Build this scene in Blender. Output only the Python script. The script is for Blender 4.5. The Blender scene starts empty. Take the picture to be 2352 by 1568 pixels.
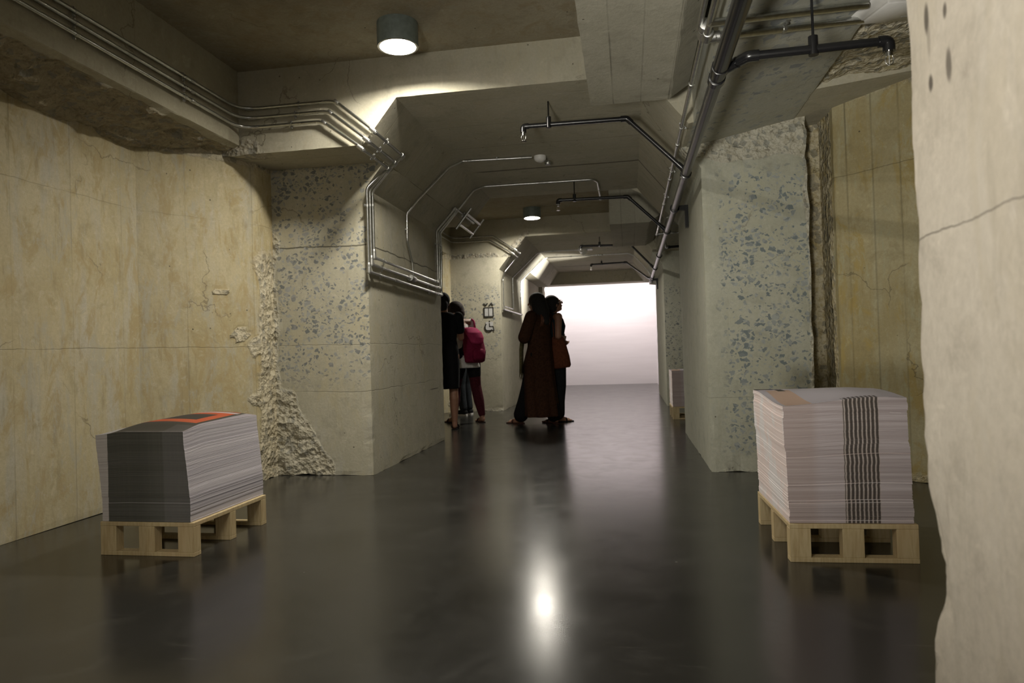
import bpy, bmesh, math, random
from mathutils import Vector, Matrix, noise
random.seed(7)
R = math.radians
C = bpy.context.scene.collection

# ------------------------------------------------------------------ camera
FPX, CAM_Z = 1600.0, 0.93
def cam_axes():
    roll, pitch, yaw = -.031, math.atan(24/1600), R(9.517)
    cr, sr, cp, sp = math.cos(roll), math.sin(roll), math.cos(pitch), math.sin(pitch)
    fw = Vector((0, cp, sp)); r0 = Vector((1, 0, 0)); u0 = Vector((0, -sp, cp))
    rt = r0*cr + u0*sr; up = -r0*sr + u0*cr
    Z = Matrix.Rotation(yaw, 3, 'Z')
    return Z @ rt, Z @ up, Z @ fw
rt, up, fw = cam_axes()
cd = bpy.data.cameras.new('camera'); cam = bpy.data.objects.new('camera', cd); C.objects.link(cam)
cam.matrix_world = Matrix(((rt.x, up.x, -fw.x, 0), (rt.y, up.y, -fw.y, 0), (rt.z, up.z, -fw.z, CAM_Z), (0, 0, 0, 1)))
cd.sensor_width = 36.0; cd.lens = 36.0*FPX/2352; cd.clip_start = .05; cd.clip_end = 60
cd.dof.use_dof = True; cd.dof.focus_distance = 3.9; cd.dof.aperture_fstop = 4.0
bpy.context.scene.camera = cam

# ------------------------------------------------------------------ world, exposure
w = bpy.data.worlds.new('world'); bpy.context.scene.world = w; w.use_nodes = True
w.node_tree.nodes['Background'].inputs[0].default_value = (.02, .02, .02, 1)
w.node_tree.nodes['Background'].inputs[1].default_value = .3
vs = bpy.context.scene.view_settings
vs.view_transform = 'Standard'; vs.look = 'None'; vs.exposure = 0.15; vs.gamma = 1.0; vs.use_curve_mapping = False
LAMP = 560.0          # radiance of the downlight lenses
LAMPS = [(-1.405, 4.29), (-1.365, 10.3), (-1.40, -2.1)]
def area_light(name, loc, aim, size, power, col, spread=180):
    l = bpy.data.lights.new(name, 'AREA'); l.shape = 'DISK'; l.size = size; l.energy = power; l.color = col; l.spread = R(spread)
    o = bpy.data.objects.new(name, l); C.objects.link(o); o.location = loc
    o.rotation_euler = (Vector(aim)-Vector(loc)).to_track_quat('-Z', 'Y').to_euler()
    return o
# lamps of the white end room, hung in the pocket behind its header
for i, x in enumerate((-2.0, -1.2, -.4, .3)):
    area_light('wall_washer_light', (x, 17.15, 2.92), (x, 18.5, .7), .16, 15, (1, .94, .94))
# unseen fill lights added behind the photographer to brighten the near surfaces
area_light('rear_soffit_fill', (-.9, .45, 2.72), (-.7, .9, 0), .80, 29, (1, .95, .85))
area_light('rear_frontal_fill', (.15, -2.6, 1.1), (-1.2, 5.0, 1.6), 1.3, 10, (1, .95, .86))
area_light('rear_low_fill', (-.95, -1.2, .55), (.75, 4.0, 2.5), .5, 15, (1, .96, .86), 55)  # added fill from below, stands in for light bounced onto the right soffit
# small spotlight on the right haunch that throws a pool of light on the left haunch
area_light('haunch_spot_light', (.40, 13.75, 2.20), (-1.85, 13.7, 2.36), .06, 17, (1, .96, .93), 48)

# ------------------------------------------------------------------ node helpers
class NT:
    def __init__(s, name):
        s.m = bpy.data.materials.new(name); s.m.use_nodes = True; s.t = s.m.node_tree
        s.b = s.t.nodes['Principled BSDF']
    def n(s, typ, **kw):
        nd = s.t.nodes.new(typ)
        for k, v in kw.items():
            if k.startswith('i_'):
                s.put(nd.inputs[int(k[2:]) if k[2:].isdigit() else k[2:].replace('_', ' ')], v)
            else: setattr(nd, k, v)
        return nd
    def put(s, sock, v):
        if isinstance(v, bpy.types.NodeSocket): s.t.links.new(v, sock)
        else:
            if sock.type == 'RGBA' and len(v) == 3: v = (*v, 1)
            sock.default_value = v
    def math(s, op, a, b=0.0, c=0.0, clamp=False):
        nd = s.n('ShaderNodeMath', operation=op, use_clamp=clamp); s.put(nd.inputs[0], a); s.put(nd.inputs[1], b); s.put(nd.inputs[2], c)
        return nd.outputs[0]
    def ramp(s, v, a, b, lo=0.0, hi=1.0):
        nd = s.n('ShaderNodeMapRange', interpolation_type='SMOOTHSTEP'); s.put(nd.inputs[0], v)
        nd.inputs[1].default_value = a; nd.inputs[2].default_value = b; nd.inputs[3].default_value = lo; nd.inputs[4].default_value = hi
        return nd.outputs[0]
    def mix(s, f, a, b, mode='MIX'):
        nd = s.n('ShaderNodeMix', data_type='RGBA', blend_type=mode); s.put(nd.inputs[0], f); s.put(nd.inputs[6], a); s.put(nd.inputs[7], b)
        return nd.outputs[2]
    def mapping(s, vec, scale=(1, 1, 1), loc=(0, 0, 0), rot=(0, 0, 0)):
        nd = s.n('ShaderNodeMapping'); s.put(nd.inputs[0], vec); nd.inputs['Scale'].default_value = scale
        nd.inputs['Location'].default_value = loc; nd.inputs['Rotation'].default_value = rot
        return nd.outputs[0]
    def noise(s, vec, scale, detail=5, rough=.55, dist=0.0):
        nd = s.n('ShaderNodeTexNoise'); s.put(nd.inputs['Vector'], vec); nd.inputs['Scale'].default_value = scale
        nd.inputs['Detail'].default_value = detail; nd.inputs['Roughness'].default_value = rough; nd.inputs['Distortion'].default_value = dist
        return nd.outputs[0]
    def vor(s, vec, scale, feature='F1', rnd=1.0):
        nd = s.n('ShaderNodeTexVoronoi', feature=feature); s.put(nd.inputs['Vector'], vec); nd.inputs['Scale'].default_value = scale
        nd.inputs['Randomness'].default_value = rnd
        return nd
    def sep(s, v):
        nd = s.n('ShaderNodeSeparateXYZ'); s.put(nd.inputs[0], v); return nd.outputs
    def bump(s, h, strength, dist, prev=None):
        nd = s.n('ShaderNodeBump'); s.put(nd.inputs['Height'], h); nd.inputs['Strength'].default_value = strength; nd.inputs['Distance'].default_value = dist
        if prev is not None: s.put(nd.inputs['Normal'], prev)
        return nd.outputs[0]

def plain(name, col, rough=.5, metal=0.0, emit=0.0, ecol=None, var=.12, scale=30, spec=.5):
    k = NT(name); pos = k.n('ShaderNodeTexCoord').outputs['Object']
    nz = k.noise(pos, scale, 4)
    c = k.mix(k.ramp(nz, .3, .7), tuple(v*(1-var) for v in col), tuple(min(1, v*(1+var)) for v in col))
    k.put(k.b.inputs['Base Color'], c); k.b.inputs['Roughness'].default_value = rough; k.b.inputs['Metallic'].default_value = metal
    k.b.inputs['Specular IOR Level'].default_value = spec
    if emit:
        k.put(k.b.inputs['Emission Color'], ecol or col); k.b.inputs['Emission Strength'].default_value = emit
    return k.m

def concrete(name, c1, c2, c3, agg=0.0, agg_box=None, agg_face=None, vlines=None, hlines=(), joints_dark=.55,
             streak=1.0, pits=.5, broken=((.30, .26, .19), (.50, .47, .40), (.09, .075, .05)), bumpk=1.0, crack=.5, agg_cols=((.13, .145, .155), (.33, .34, .33)), agg_scale=17, mott=None, marks=(), grooves=()):
    k = NT(name); g = k.n('ShaderNodeNewGeometry'); pos = g.outputs['Position']; nor = k.sep(g.outputs['True Normal'])
    x, y, z = k.sep(pos)[:3]
    big = k.noise(pos, 1.1, 6, .6, .4)
    stv = k.mapping(pos, (5, 5, .75)); st = k.noise(stv, 1.6, 6, .62, .3)
    mid = k.noise(pos, 7, 7, .68, .3); fine = k.noise(pos, 55, 5, .7)
    col = k.mix(k.ramp(big, .33, .68), c1, c2)
    if streak: col = k.mix(k.math('MULTIPLY', k.ramp(st, .48, .70), streak), col, c3)
    lo = tuple(v*.74 for v in c1)
    col = k.mix(k.ramp(mid, .50, .72, 0, .65), col, lo)
    hi = tuple(min(1, v*1.28) for v in c2)
    col = k.mix(k.ramp(k.noise(pos, 11, 6, .7, .6), .55, .75, 0, .55), col, hi)
    col = k.mix(k.ramp(fine, .3, .75, 0, .30), col, tuple(v*.6 for v in c1))
    if mott:
        mo, mg, amt = mott
        b1 = k.noise(k.mapping(pos, (1, 1, .42)), 5.5, 8, .74, .8); b2 = k.noise(k.mapping(pos, (1, 1, .30), (3, 1, 7)), 7.5, 8, .76, .5)
        b3 = k.noise(k.mapping(pos, (1, 1, .16), (5, 2, 1)), 17, 6, .7)
        col = k.mix(k.math('MULTIPLY', k.ramp(b1, .50, .62), amt), col, mo)
        col = k.mix(k.math('MULTIPLY', k.ramp(b2, .52, .64), amt), col, mg)
        col = k.mix(k.ramp(b3, .54, .70, 0, .55*amt), col, tuple(v*.62 for v in mo))
        col = k.mix(k.ramp(k.noise(pos, 21, 6, .75, .4), .56, .68, 0, .5*amt), col, tuple(min(1, v*1.2) for v in c3))
    for (my, mz, ry_, rz_, dk) in marks:
        dd = k.math('ADD', k.math('POWER', k.math('DIVIDE', k.math('SUBTRACT', y, my), ry_), 2), k.math('POWER', k.math('DIVIDE', k.math('SUBTRACT', z, mz), rz_), 2))
        dd = k.math('ADD', dd, k.math('MULTIPLY', k.math('SUBTRACT', mid, .5), 1.2))
        col = k.mix(k.ramp(dd, .1, 1.0, dk, 0), col, (.06, .05, .04))
    for (gy, gw, dk) in grooves:         # joints that cross the soffit
        d = k.math('ABSOLUTE', k.math('SUBTRACT', k.math('ADD', y, k.math('MULTIPLY', k.noise(pos, 1.5, 4), .06)), gy+.03))
        m = k.math('MULTIPLY', k.ramp(d, gw*.5, gw*1.4, 1, 0), k.math('MULTIPLY', k.math('LESS_THAN', nor[2], -.5), k.ramp(x, -1.52, -1.40)))
        col = k.mix(k.math('MULTIPLY', m, dk), col, (.05, .035, .025))
    height = k.math('ADD', k.math('MULTIPLY', mid, .6), k.math('MULTIPLY', fine, .22))
    if pits:
        v = k.vor(pos, 13); r = k.sep(v.outputs['Color'])
        pm = k.math('MULTIPLY', k.ramp(v.outputs['Distance'], .055, .10, 1, 0), k.math('GREATER_THAN', r[0], 1-pits*.35))
        col = k.mix(k.math('MULTIPLY', pm, .8), col, (.06, .05, .035)); height = k.math('SUBTRACT', height, k.math('MULTIPLY', pm, .5))
    if crack:
        wv = k.n('ShaderNodeVectorMath', operation='ADD'); k.put(wv.inputs[0], pos)
        nn = k.n('ShaderNodeTexNoise'); k.put(nn.inputs['Vector'], pos); nn.inputs['Scale'].default_value = 5; nn.inputs['Detail'].default_value = 5
        sc = k.n('ShaderNodeVectorMath', operation='SCALE'); k.put(sc.inputs[0], nn.outputs['Color']); sc.inputs['Scale'].default_value = .35
        k.put(wv.inputs[1], sc.outputs[0])
        ve = k.vor(wv.outputs[0], .8, 'DISTANCE_TO_EDGE')
        cm = k.math('MULTIPLY', k.ramp(ve.outputs['Distance'], .0015, .005, 1, 0), k.ramp(k.noise(pos, 1.7, 2), .50, .60))
        col = k.mix(k.math('MULTIPLY', cm, crack), col, (.07, .055, .035)); height = k.math('SUBTRACT', height, k.math('MULTIPLY', cm, .5*crack))
    if vlines:
        axis, sp, off = vlines
        co = {'x': x, 'y': y, 'z': z}[axis]
        d = k.math('PINGPONG', k.math('ADD', co, off), sp/2)
        m = k.math('MULTIPLY', k.ramp(d, .0022, .006, 1, 0), k.ramp(k.noise(k.mapping(pos, (2, 2, .8)), 1.0, 3), .38, .62, .25, 1))
        col = k.mix(k.math('MULTIPLY', m, joints_dark), col, tuple(v*.3 for v in c1)); height = k.math('SUBTRACT', height, k.math('MULTIPLY', m, .35))
        # each board takes its own slight tone
        bid = k.math('FLOOR', k.math('DIVIDE', k.math('ADD', co, off), sp))
        wn = k.n('ShaderNodeTexWhiteNoise', noise_dimensions='1D'); k.put(wn.inputs['W'], bid)
        col = k.mix(k.math('MULTIPLY', wn.outputs[0], .22), col, tuple(v*.72 for v in c3))
    for (zz, wd, dk) in hlines:
        wob = k.math('MULTIPLY', k.math('SUBTRACT', k.noise(k.mapping(pos, (3, 3, 0)), 1.2, 5), .5), .05)
        d = k.math('ABSOLUTE', k.math('SUBTRACT', k.math('ADD', z, wob), zz))
        m = k.math('MULTIPLY', k.ramp(d, wd*.5, wd*1.3, 1, 0), k.ramp(k.noise(pos, 1.9, 3), .36, .56, .15, 1))
        col = k.mix(k.math('MULTIPLY', m, dk), col, tuple(v*.25 for v in c1)); height = k.math('SUBTRACT', height, k.math('MULTIPLY', m, .5))
    if agg:
        wv = k.n('ShaderNodeVectorMath', operation='ADD'); k.put(wv.inputs[0], pos)
        nn = k.n('ShaderNodeTexNoise'); k.put(nn.inputs['Vector'], pos); nn.inputs['Scale'].default_value = 26; nn.inputs['Detail'].default_value = 2
        sc = k.n('ShaderNodeVectorMath', operation='SCALE'); k.put(sc.inputs[0], nn.outputs['Color']); sc.inputs['Scale'].default_value = .035
        k.put(wv.inputs[1], sc.outputs[0])
        tot = None; tone = None
        cl = k.ramp(k.noise(k.mapping(pos, (1.3, 1.3, 2.2)), 1.6, 4, .6), .34, .60, .25, 1)
        for sc_, th, dens in ((agg_scale, .10, agg), (agg_scale*1.7, .10, agg*.62)):
            rv = k.mapping(wv.outputs[0], (1, 1, 1.25), rot=(.3, .5, .6))
            vf = k.vor(rv, sc_); ve = k.vor(rv, sc_, 'DISTANCE_TO_EDGE'); r = k.sep(vf.outputs['Color'])
            thv = k.math('ADD', k.math('MULTIPLY', r[2], .16), th)
            sh = k.math('MULTIPLY', k.math('SUBTRACT', ve.outputs['Distance'], thv), 45, clamp=True)
            m = k.math('MULTIPLY', sh, k.math('LESS_THAN', r[0], k.math('MULTIPLY', cl, dens)))
            tot = m if tot is None else k.math('MAXIMUM', tot, m)
            tone = r[1] if tone is None else k.math('MULTIPLY', k.math('ADD', tone, r[1]), .5)
        if agg_box:
            for (ax, a, b) in agg_box:      # fade from a to b along an axis, ragged by noise
                co = {'x': x, 'y': y, 'z': z}[ax]
                co = k.math('ADD', co, k.math('MULTIPLY', k.math('SUBTRACT', mid, .5), .25))
                tot = k.math('MULTIPLY', tot, k.ramp(co, min(a, b), max(a, b), 0 if a < b else 1, 1 if a < b else 0))
        if agg_face:
            ax, sg = agg_face; co = nor['xyz'.index(ax)]
            tot = k.math('MULTIPLY', tot, k.math('GREATER_THAN', k.math('MULTIPLY', co, sg), .5))
        ac = k.mix(k.ramp(tone, .25, .8), agg_cols[0], agg_cols[1])
        col = k.mix(k.math('MULTIPLY', tot, .86), col, ac)
    # broken, hacked concrete where the surface is rough
    at = k.n('ShaderNodeAttribute', attribute_name='rough'); rf = at.outputs['Fac']
    rf = k.ramp(k.math('ADD', rf, k.math('MULTIPLY', k.math('SUBTRACT', mid, .5), .9)), .30, .55)
    vb = k.vor(pos, 26); vb2 = k.vor(pos, 60); rb = k.sep(vb.outputs['Color'])
    bc = k.mix(k.ramp(k.noise(pos, 16, 6, .7, .5), .36, .60), broken[0], broken[1])
    bc = k.mix(k.math('MULTIPLY', k.math('GREATER_THAN', rb[1], .80), .7), bc, (.16, .17, .17))
    bc = k.mix(k.ramp(k.noise(pos, 24, 5, .7, 1.0), .58, .66, 0, .9), bc, broken[2])
    bc = k.mix(k.math('MULTIPLY', k.ramp(k.noise(pos, 48, 4, .7), .55, .66), .75), bc, tuple(v*.45 for v in broken[0]))
    bc = k.mix(.35, bc, col)
    col = k.mix(rf, col, bc)
    bh = k.math('ADD', k.math('MULTIPLY', vb.outputs['Distance'], 1.3), k.math('MULTIPLY', vb2.outputs['Distance'], .5))
    nrm = k.bump(height, .45*bumpk, .012)
    hb = k.math('MULTIPLY', bh, rf); nrm = k.bump(hb, .6, .02, nrm)
    k.put(k.b.inputs['Base Color'], col); k.put(k.b.inputs['Normal'], nrm)
    k.b.inputs['Roughness'].default_value = .82; k.b.inputs['Specular IOR Level'].default_value = .25
    return k.m

# ------------------------------------------------------------------ mesh helpers
def link(name, me, mat, parent=None, smooth=False):
    o = bpy.data.objects.new(name, me); C.objects.link(o)
    if mat is not None: me.materials.append(mat)
    if parent is not None: o.parent = parent
    if smooth:
        for p in me.polygons: p.use_smooth = True
    return o
def obj(name, bm, mat, parent=None, smooth=False, auto=None):
    me = bpy.data.meshes.new(name); bmesh.ops.recalc_face_normals(bm, faces=bm.faces); bm.to_mesh(me); bm.free()
    o = link(name, me, mat, parent, smooth or auto is not None)
    if auto is not None: me.set_sharp_from_angle(angle=R(auto))
    return o
def thing(name, label, cat, loc=(0, 0, 0), rotz=0.0, group=None):
    o = bpy.data.objects.new(name, None); C.objects.link(o); o.empty_display_size = .1
    o.location = loc; o.rotation_euler = (0, 0, rotz); tag(o, label, cat, group); return o
def tag(o, label, cat, group=None):
    o['label'] = label; o['category'] = cat
    if group: o['group'] = group
    return o
def box(bm, x0, x1, y0, y1, z0, z1):
    v = [bm.verts.new((x, y, z)) for z in (z0, z1) for y in (y0, y1) for x in (x0, x1)]
    for f in ((0, 1, 3, 2), (4, 6, 7, 5), (0, 4, 5, 1), (2, 3, 7, 6), (0, 2, 6, 4), (1, 5, 7, 3)):
        bm.faces.new([v[i] for i in f])
    return v
def prism(bm, prof, a0, a1, axis='y'):
    """closed prism: prof lies in XZ (axis y) or in XY (axis z)"""
    def P(p, a): return (p[0], a, p[1]) if axis == 'y' else (p[0], p[1], a)
    A = [bm.verts.new(P(p, a0)) for p in prof]; B = [bm.verts.new(P(p, a1)) for p in prof]
    n = len(prof); bm.faces.new(A); bm.faces.new(B[::-1])
    for i in range(n): bm.faces.new((A[i], A[(i+1) % n], B[(i+1) % n], B[i]))
def structure(name, bm, mat, rough=None, cuts=(), coarse=.5, amp=.03, edge=.004, seed=0):
    """slice a solid into a clean grid, then hack and chip it; rough(p) -> 0..1 says where the concrete is broken;
    cuts: (axis, from, to, step) ranges of finer slices"""
    lo = Vector([min(v.co[i] for v in bm.verts) for i in range(3)]); hi = Vector([max(v.co[i] for v in bm.verts) for i in range(3)])
    for i in range(3):
        ps = []; t = lo[i]+coarse
        while t < hi[i]-coarse*.4: ps.append(t); t += coarse
        for (ax, a, b, st) in cuts:
            if 'xyz'.index(ax) != i: continue
            ps = [p for p in ps if p < a-st*.4 or p > b+st*.4]; t = a
            while t <= b: ps.append(t); t += st
        no = Vector([1 if j == i else 0 for j in range(3)])
        for p in ps:
            if lo[i]+.004 < p < hi[i]-.004:
                bmesh.ops.bisect_plane(bm, geom=bm.verts[:]+bm.edges[:]+bm.faces[:], dist=1e-5, plane_co=no*p, plane_no=no)
    bmesh.ops.remove_doubles(bm, verts=bm.verts, dist=1e-4)
    bmesh.ops.recalc_face_normals(bm, faces=bm.faces); bm.normal_update()
    lay = bm.verts.layers.float.new('rough')
    mv = []
    for v in bm.verts:
        m = rough(v.co) if rough else 0.0
        v[lay] = m
        ns = [f.normal for f in v.link_faces]
        sharp = max((1-ns[0].dot(n) for n in ns), default=0) > .15
        d = 0.0
        q = v.co+Vector((seed, seed*.7, 0))
        if m > 0:
            n1 = noise.noise(q*6); n2 = noise.noise(q*17); n3 = abs(noise.noise(q*34))
            d += m*amp*(n1*.7+n2*.5-n3*.45)
        if sharp and edge: d -= edge*max(0, noise.noise(q*9)*2+.2)+edge*.6*max(0, noise.noise(q*31)*2)
        mv.append((v, v.normal*d))
    for v, d in mv: v.co += d
    bmesh.ops.triangulate(bm, faces=[f for f in bm.faces if len(f.verts) > 4])
    me = bpy.data.meshes.new(name); bm.to_mesh(me); bm.free()
    o = link(name, me, mat); o['kind'] = 'structure'
    return o
def sstep(a, b, x):
    t = min(1, max(0, (x-a)/(b-a))); return t*t*(3-2*t)
def frame_of(d):
    d = d.normalized(); a = Vector((0, 0, 1)) if abs(d.z) < .9 else Vector((1, 0, 0))
    u = d.cross(a).normalized(); return u, d.cross(u).normalized()
def fillet(pts, r, n=5):
    pts = [Vector(p) for p in pts]; out = [pts[0]]
    for i in range(1, len(pts)-1):
        a, b, c = pts[i-1], pts[i], pts[i+1]; u = (a-b); v = (c-b)
        ang = u.angle(v) if u.length and v.length else math.pi
        if ang > 3.0: out.append(b); continue
        t = min(r/math.tan(ang/2), u.length*.48, v.length*.48)
        p, q = b+u.normalized()*t, b+v.normalized()*t
        for j in range(n+1):
            s = j/n; out.append(p*(1-s)**2+b*2*s*(1-s)+q*s*s)
    out.append(pts[-1]); return out
def tube(bm, pts, r, seg=12, fr=0.0, cap=True):
    pts = fillet(pts, fr) if fr else [Vector(p) for p in pts]
    rs = r if isinstance(r, (list, tuple)) else [r]*len(pts)
    rings = []; u = None
    for i, p in enumerate(pts):
        d = (pts[min(i+1, len(pts)-1)]-pts[max(i-1, 0)])
        if u is None: u, _ = frame_of(d)
        d.normalize(); u = (u-d*u.dot(d)).normalized(); v = d.cross(u)
        rings.append([bm.verts.new(p+(u*math.cos(a)+v*math.sin(a))*rs[i]) for a in (2*math.pi*k/seg for k in range(seg))])
    for A, B in zip(rings, rings[1:]):
        for k in range(seg): bm.faces.new((A[k], A[(k+1) % seg], B[(k+1) % seg], B[k]))
    if cap: bm.faces.new(rings[0][::-1]); bm.faces.new(rings[-1])
def lathe(bm, prof, c=(0, 0, 0), seg=24, axis=Vector((0, 0, 1)), cap=True):
    u, v = frame_of(Vector(axis)); ax = Vector(axis).normalized(); c = Vector(c); rings = []
    for (r, h) in prof:
        rings.append([bm.verts.new(c+ax*h+(u*math.cos(a)+v*math.sin(a))*max(r, 1e-4)) for a in (2*math.pi*k/seg for k in range(seg))])
    for A, B in zip(rings, rings[1:]):
        for k in range(seg): bm.faces.new((A[k], A[(k+1) % seg], B[(k+1) % seg], B[k]))
    if cap: bm.faces.new(rings[0][::-1]); bm.faces.new(rings[-1])
def loft(bm, rings, seg=24, wave=0.0, waves=7, phase=0.0):
    """rings of (x, y, z, rx, ry, rot)"""
    out = []
    for j, r in enumerate(rings):
        x, y, z, rx, ry = r[:5]; ro = r[5] if len(r) > 5 else 0; wv = r[6] if len(r) > 6 else 0
        ring = []
        for k in range(seg):
            a = 2*math.pi*k/seg; f = 1+wv*math.sin(waves*a+phase+.35*j)+wv*.5*math.sin((waves+4)*a+phase*2)
            px, py = rx*math.cos(a)*f, ry*math.sin(a)*f
            ring.append(bm.verts.new((x+px*math.cos(ro)-py*math.sin(ro), y+px*math.sin(ro)+py*math.cos(ro), z)))
        out.append(ring)
    for A, B in zip(out, out[1:]):
        for k in range(seg): bm.faces.new((A[k], A[(k+1) % seg], B[(k+1) % seg], B[k]))
    bm.faces.new(out[0][::-1]); bm.faces.new(out[-1])

# ------------------------------------------------------------------ concrete kinds
YEL = dict(c1=(.46, .385, .215), c2=(.55, .485, .32), c3=(.50, .47, .38))
GRY = dict(c1=(.43, .405, .31), c2=(.52, .49, .39), c3=(.47, .44, .34))
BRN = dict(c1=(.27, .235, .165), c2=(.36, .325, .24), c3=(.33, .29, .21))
m_wall_l = concrete('yellowed_board_formed_concrete', **YEL, vlines=('y', .42, .1), hlines=((1.03, .003, .32), (1.97, .003, .25)), pits=.7, crack=.45, joints_dark=.22, mott=((.40, .31, .15), (.42, .395, .31), .8), broken=((.47, .42, .31), (.60, .55, .43), (.20, .16, .10)))
m_wall_r = concrete('ochre_board_formed_concrete', (.34, .28, .14), (.45, .40, .25), (.42, .39, .26), vlines=('x', .13, .02), hlines=((2.1, .003, .4),), pits=.6, mott=((.36, .27, .09), (.37, .36, .24), .8), broken=((.42, .34, .18), (.62, .56, .42), (.12, .085, .04)))
BOXL = [('z', .62, .86), ('x', -2.86, -2.72), ('x', -1.95, -2.03)]
m_pil_l = concrete('cut_concrete_with_stones', **GRY, agg=.85, agg_scale=21, marks=((6.97, .575, .20, .007, .9),), mott=((.46, .41, .27), (.44, .43, .38), .45), agg_box=BOXL[:2], agg_face=('y', -1), hlines=((1.81, .006, .9), (.66, .003, .5), (1.03, .003, .3)), pits=.3, crack=.4,
                   broken=((.44, .40, .30), (.58, .54, .43), (.19, .165, .12)))
m_pil_r = concrete('pale_cut_concrete_with_blue_stones', (.41, .41, .33), (.49, .49, .41), (.46, .45, .37), agg=.92, agg_box=[('z', .10, .22), ('x', .64, .74), ('z', 2.28, 2.16)], agg_face=('y', -1), hlines=((.55, .002, .3),), pits=.2, crack=.3, streak=.4, agg_scale=19, mott=((.43, .42, .31), (.42, .43, .38), .4),
                   agg_cols=((.13, .165, .185), (.34, .365, .36)), broken=((.42, .38, .29), (.60, .57, .48), (.15, .125, .085)))
m_beam = concrete('board_formed_beam_concrete', **GRY, pits=.35, grooves=((6.93, .018, .85), (6.1, .006, .35), (5.5, .004, .3), (15.3, .03, .8)), mott=((.44, .39, .27), (.46, .44, .38), .4), crack=.55, vlines=('y', .75, .3), joints_dark=.3, bumpk=.8)
m_boxb = concrete('board_marked_duct_concrete', (.40, .38, .30), (.47, .45, .37), (.44, .42, .34), pits=.5, crack=.2, vlines=('x', .17, .045), joints_dark=.55, streak=.3)
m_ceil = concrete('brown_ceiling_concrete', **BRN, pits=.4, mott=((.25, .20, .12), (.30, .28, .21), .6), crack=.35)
m_side_l = concrete('hacked_beam_concrete', (.36, .33, .24), (.44, .41, .31), (.40, .37, .28), pits=.3, broken=((.20, .155, .09), (.34, .29, .19), (.06, .045, .025)), vlines=('y', 1.3, .25), joints_dark=.5)
m_side_r = concrete('ground_soffit_concrete', (.41, .41, .35), (.48, .48, .42), (.45, .45, .39), agg=.40, agg_box=[('x', 1.30, 1.12)], agg_face=('z', -1), pits=.15, streak=0, crack=.25, agg_scale=12, mott=((.42, .40, .30), (.43, .44, .40), .5),
                    agg_cols=((.24, .26, .27), (.36, .37, .36)), broken=((.44, .35, .18), (.66, .60, .46), (.12, .08, .035)))
m_near = concrete('smooth_near_concrete', (.45, .40, .33), (.53, .48, .41), (.49, .445, .38), pits=.15, crack=.6, streak=.3, mott=((.45, .40, .32), (.50, .46, .40), .5), marks=((1.412, 1.53, .012, .035, .85), (1.336, 1.51, .010, .018, .85), (1.404, 1.405, .012, .020, .9), (1.329, 1.41, .014, .036, .75), (1.405, 1.50, .010, .06, .3)), hlines=((1.13, .002, .6),), broken=((.40, .36, .29), (.50, .46, .38), (.22, .19, .14)))
m_white = NT('white_painted_end_wall')
_p = m_white.n('ShaderNodeNewGeometry').outputs['Position']
m_white.put(m_white.b.inputs['Base Color'], m_white.mix(m_white.ramp(m_white.noise(m_white.mapping(_p, (.4, .4, 5)), 2, 4), .3, .7), (.80, .75, .76), (.84, .79, .80)))
m_white.b.inputs['Roughness'].default_value = .7; m_white = m_white.m

# floor: dark polished concrete
k = NT('dark_polished_concrete_floor'); g = k.n('ShaderNodeNewGeometry'); pos = g.outputs['Position']; fx, fy, fz = k.sep(pos)[:3]
n1 = k.noise(pos, .9, 7, .6, .6); n2 = k.noise(k.mapping(pos, (1, 1, 1), rot=(0, 0, .5)), 4.5, 7, .7, .8); n3 = k.noise(pos, 45, 4, .7)
col = k.mix(k.ramp(n1, .3, .7), (.017, .0165, .0145), (.032, .031, .028))
col = k.mix(k.ramp(n2, .5, .75, 0, .6), col, (.046, .045, .040))
seam = k.math('MULTIPLY', k.ramp(k.math('ABSOLUTE', k.math('SUBTRACT', fy, k.math('ADD', 6.28, k.math('MULTIPLY', k.noise(pos, 2, 3), .03)))), .003, .007, 1, 0), .8)
col = k.mix(seam, col, (.012, .012, .01))
# fine scratches
rs = k.mapping(pos, (1, 14, 1), rot=(0, 0, .6)); rs2 = k.mapping(pos, (1, 12, 1), rot=(0, 0, -.45))
scr = k.math('MAXIMUM', k.ramp(k.noise(rs, 5, 2, .4, .3), .70, .74), k.ramp(k.noise(rs2, 6, 2, .4, .3), .71, .75))
col = k.mix(k.math('MULTIPLY', scr, .22), col, (.12, .115, .10))
v = k.vor(pos, 5); r_ = k.sep(v.outputs['Color'])
spk = k.math('MULTIPLY', k.ramp(v.outputs['Distance'], .02, .04, 1, 0), k.math('GREATER_THAN', r_[0], .8))
col = k.mix(k.math('MULTIPLY', spk, .5), col, (.2, .19, .17))
k.put(k.b.inputs['Base Color'], col)
ro = k.math('ADD', k.ramp(n2, .3, .75, .165, .21), k.math('MULTIPLY', n1, .04)); k.put(k.b.inputs['Roughness'], ro)
k.b.inputs['Specular IOR Level'].default_value = .5
k.put(k.b.inputs['Normal'], k.bump(k.math('ADD', k.math('MULTIPLY', n2, .5), k.math('MULTIPLY', n3, .02)), .012, .01))
m_floor = k.m

# ------------------------------------------------------------------ the shell
bm = bmesh.new(); box(bm, -3.9, 2.6, -5.2, 19, -.15, 0); structure('floor', bm, m_floor, edge=0, coarse=4)
bm = bmesh.new(); box(bm, -3.9, 2.6, -5.2, 19, 3.07, 3.25); structure('ceiling', bm, m_ceil, edge=0, coarse=1)

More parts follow.
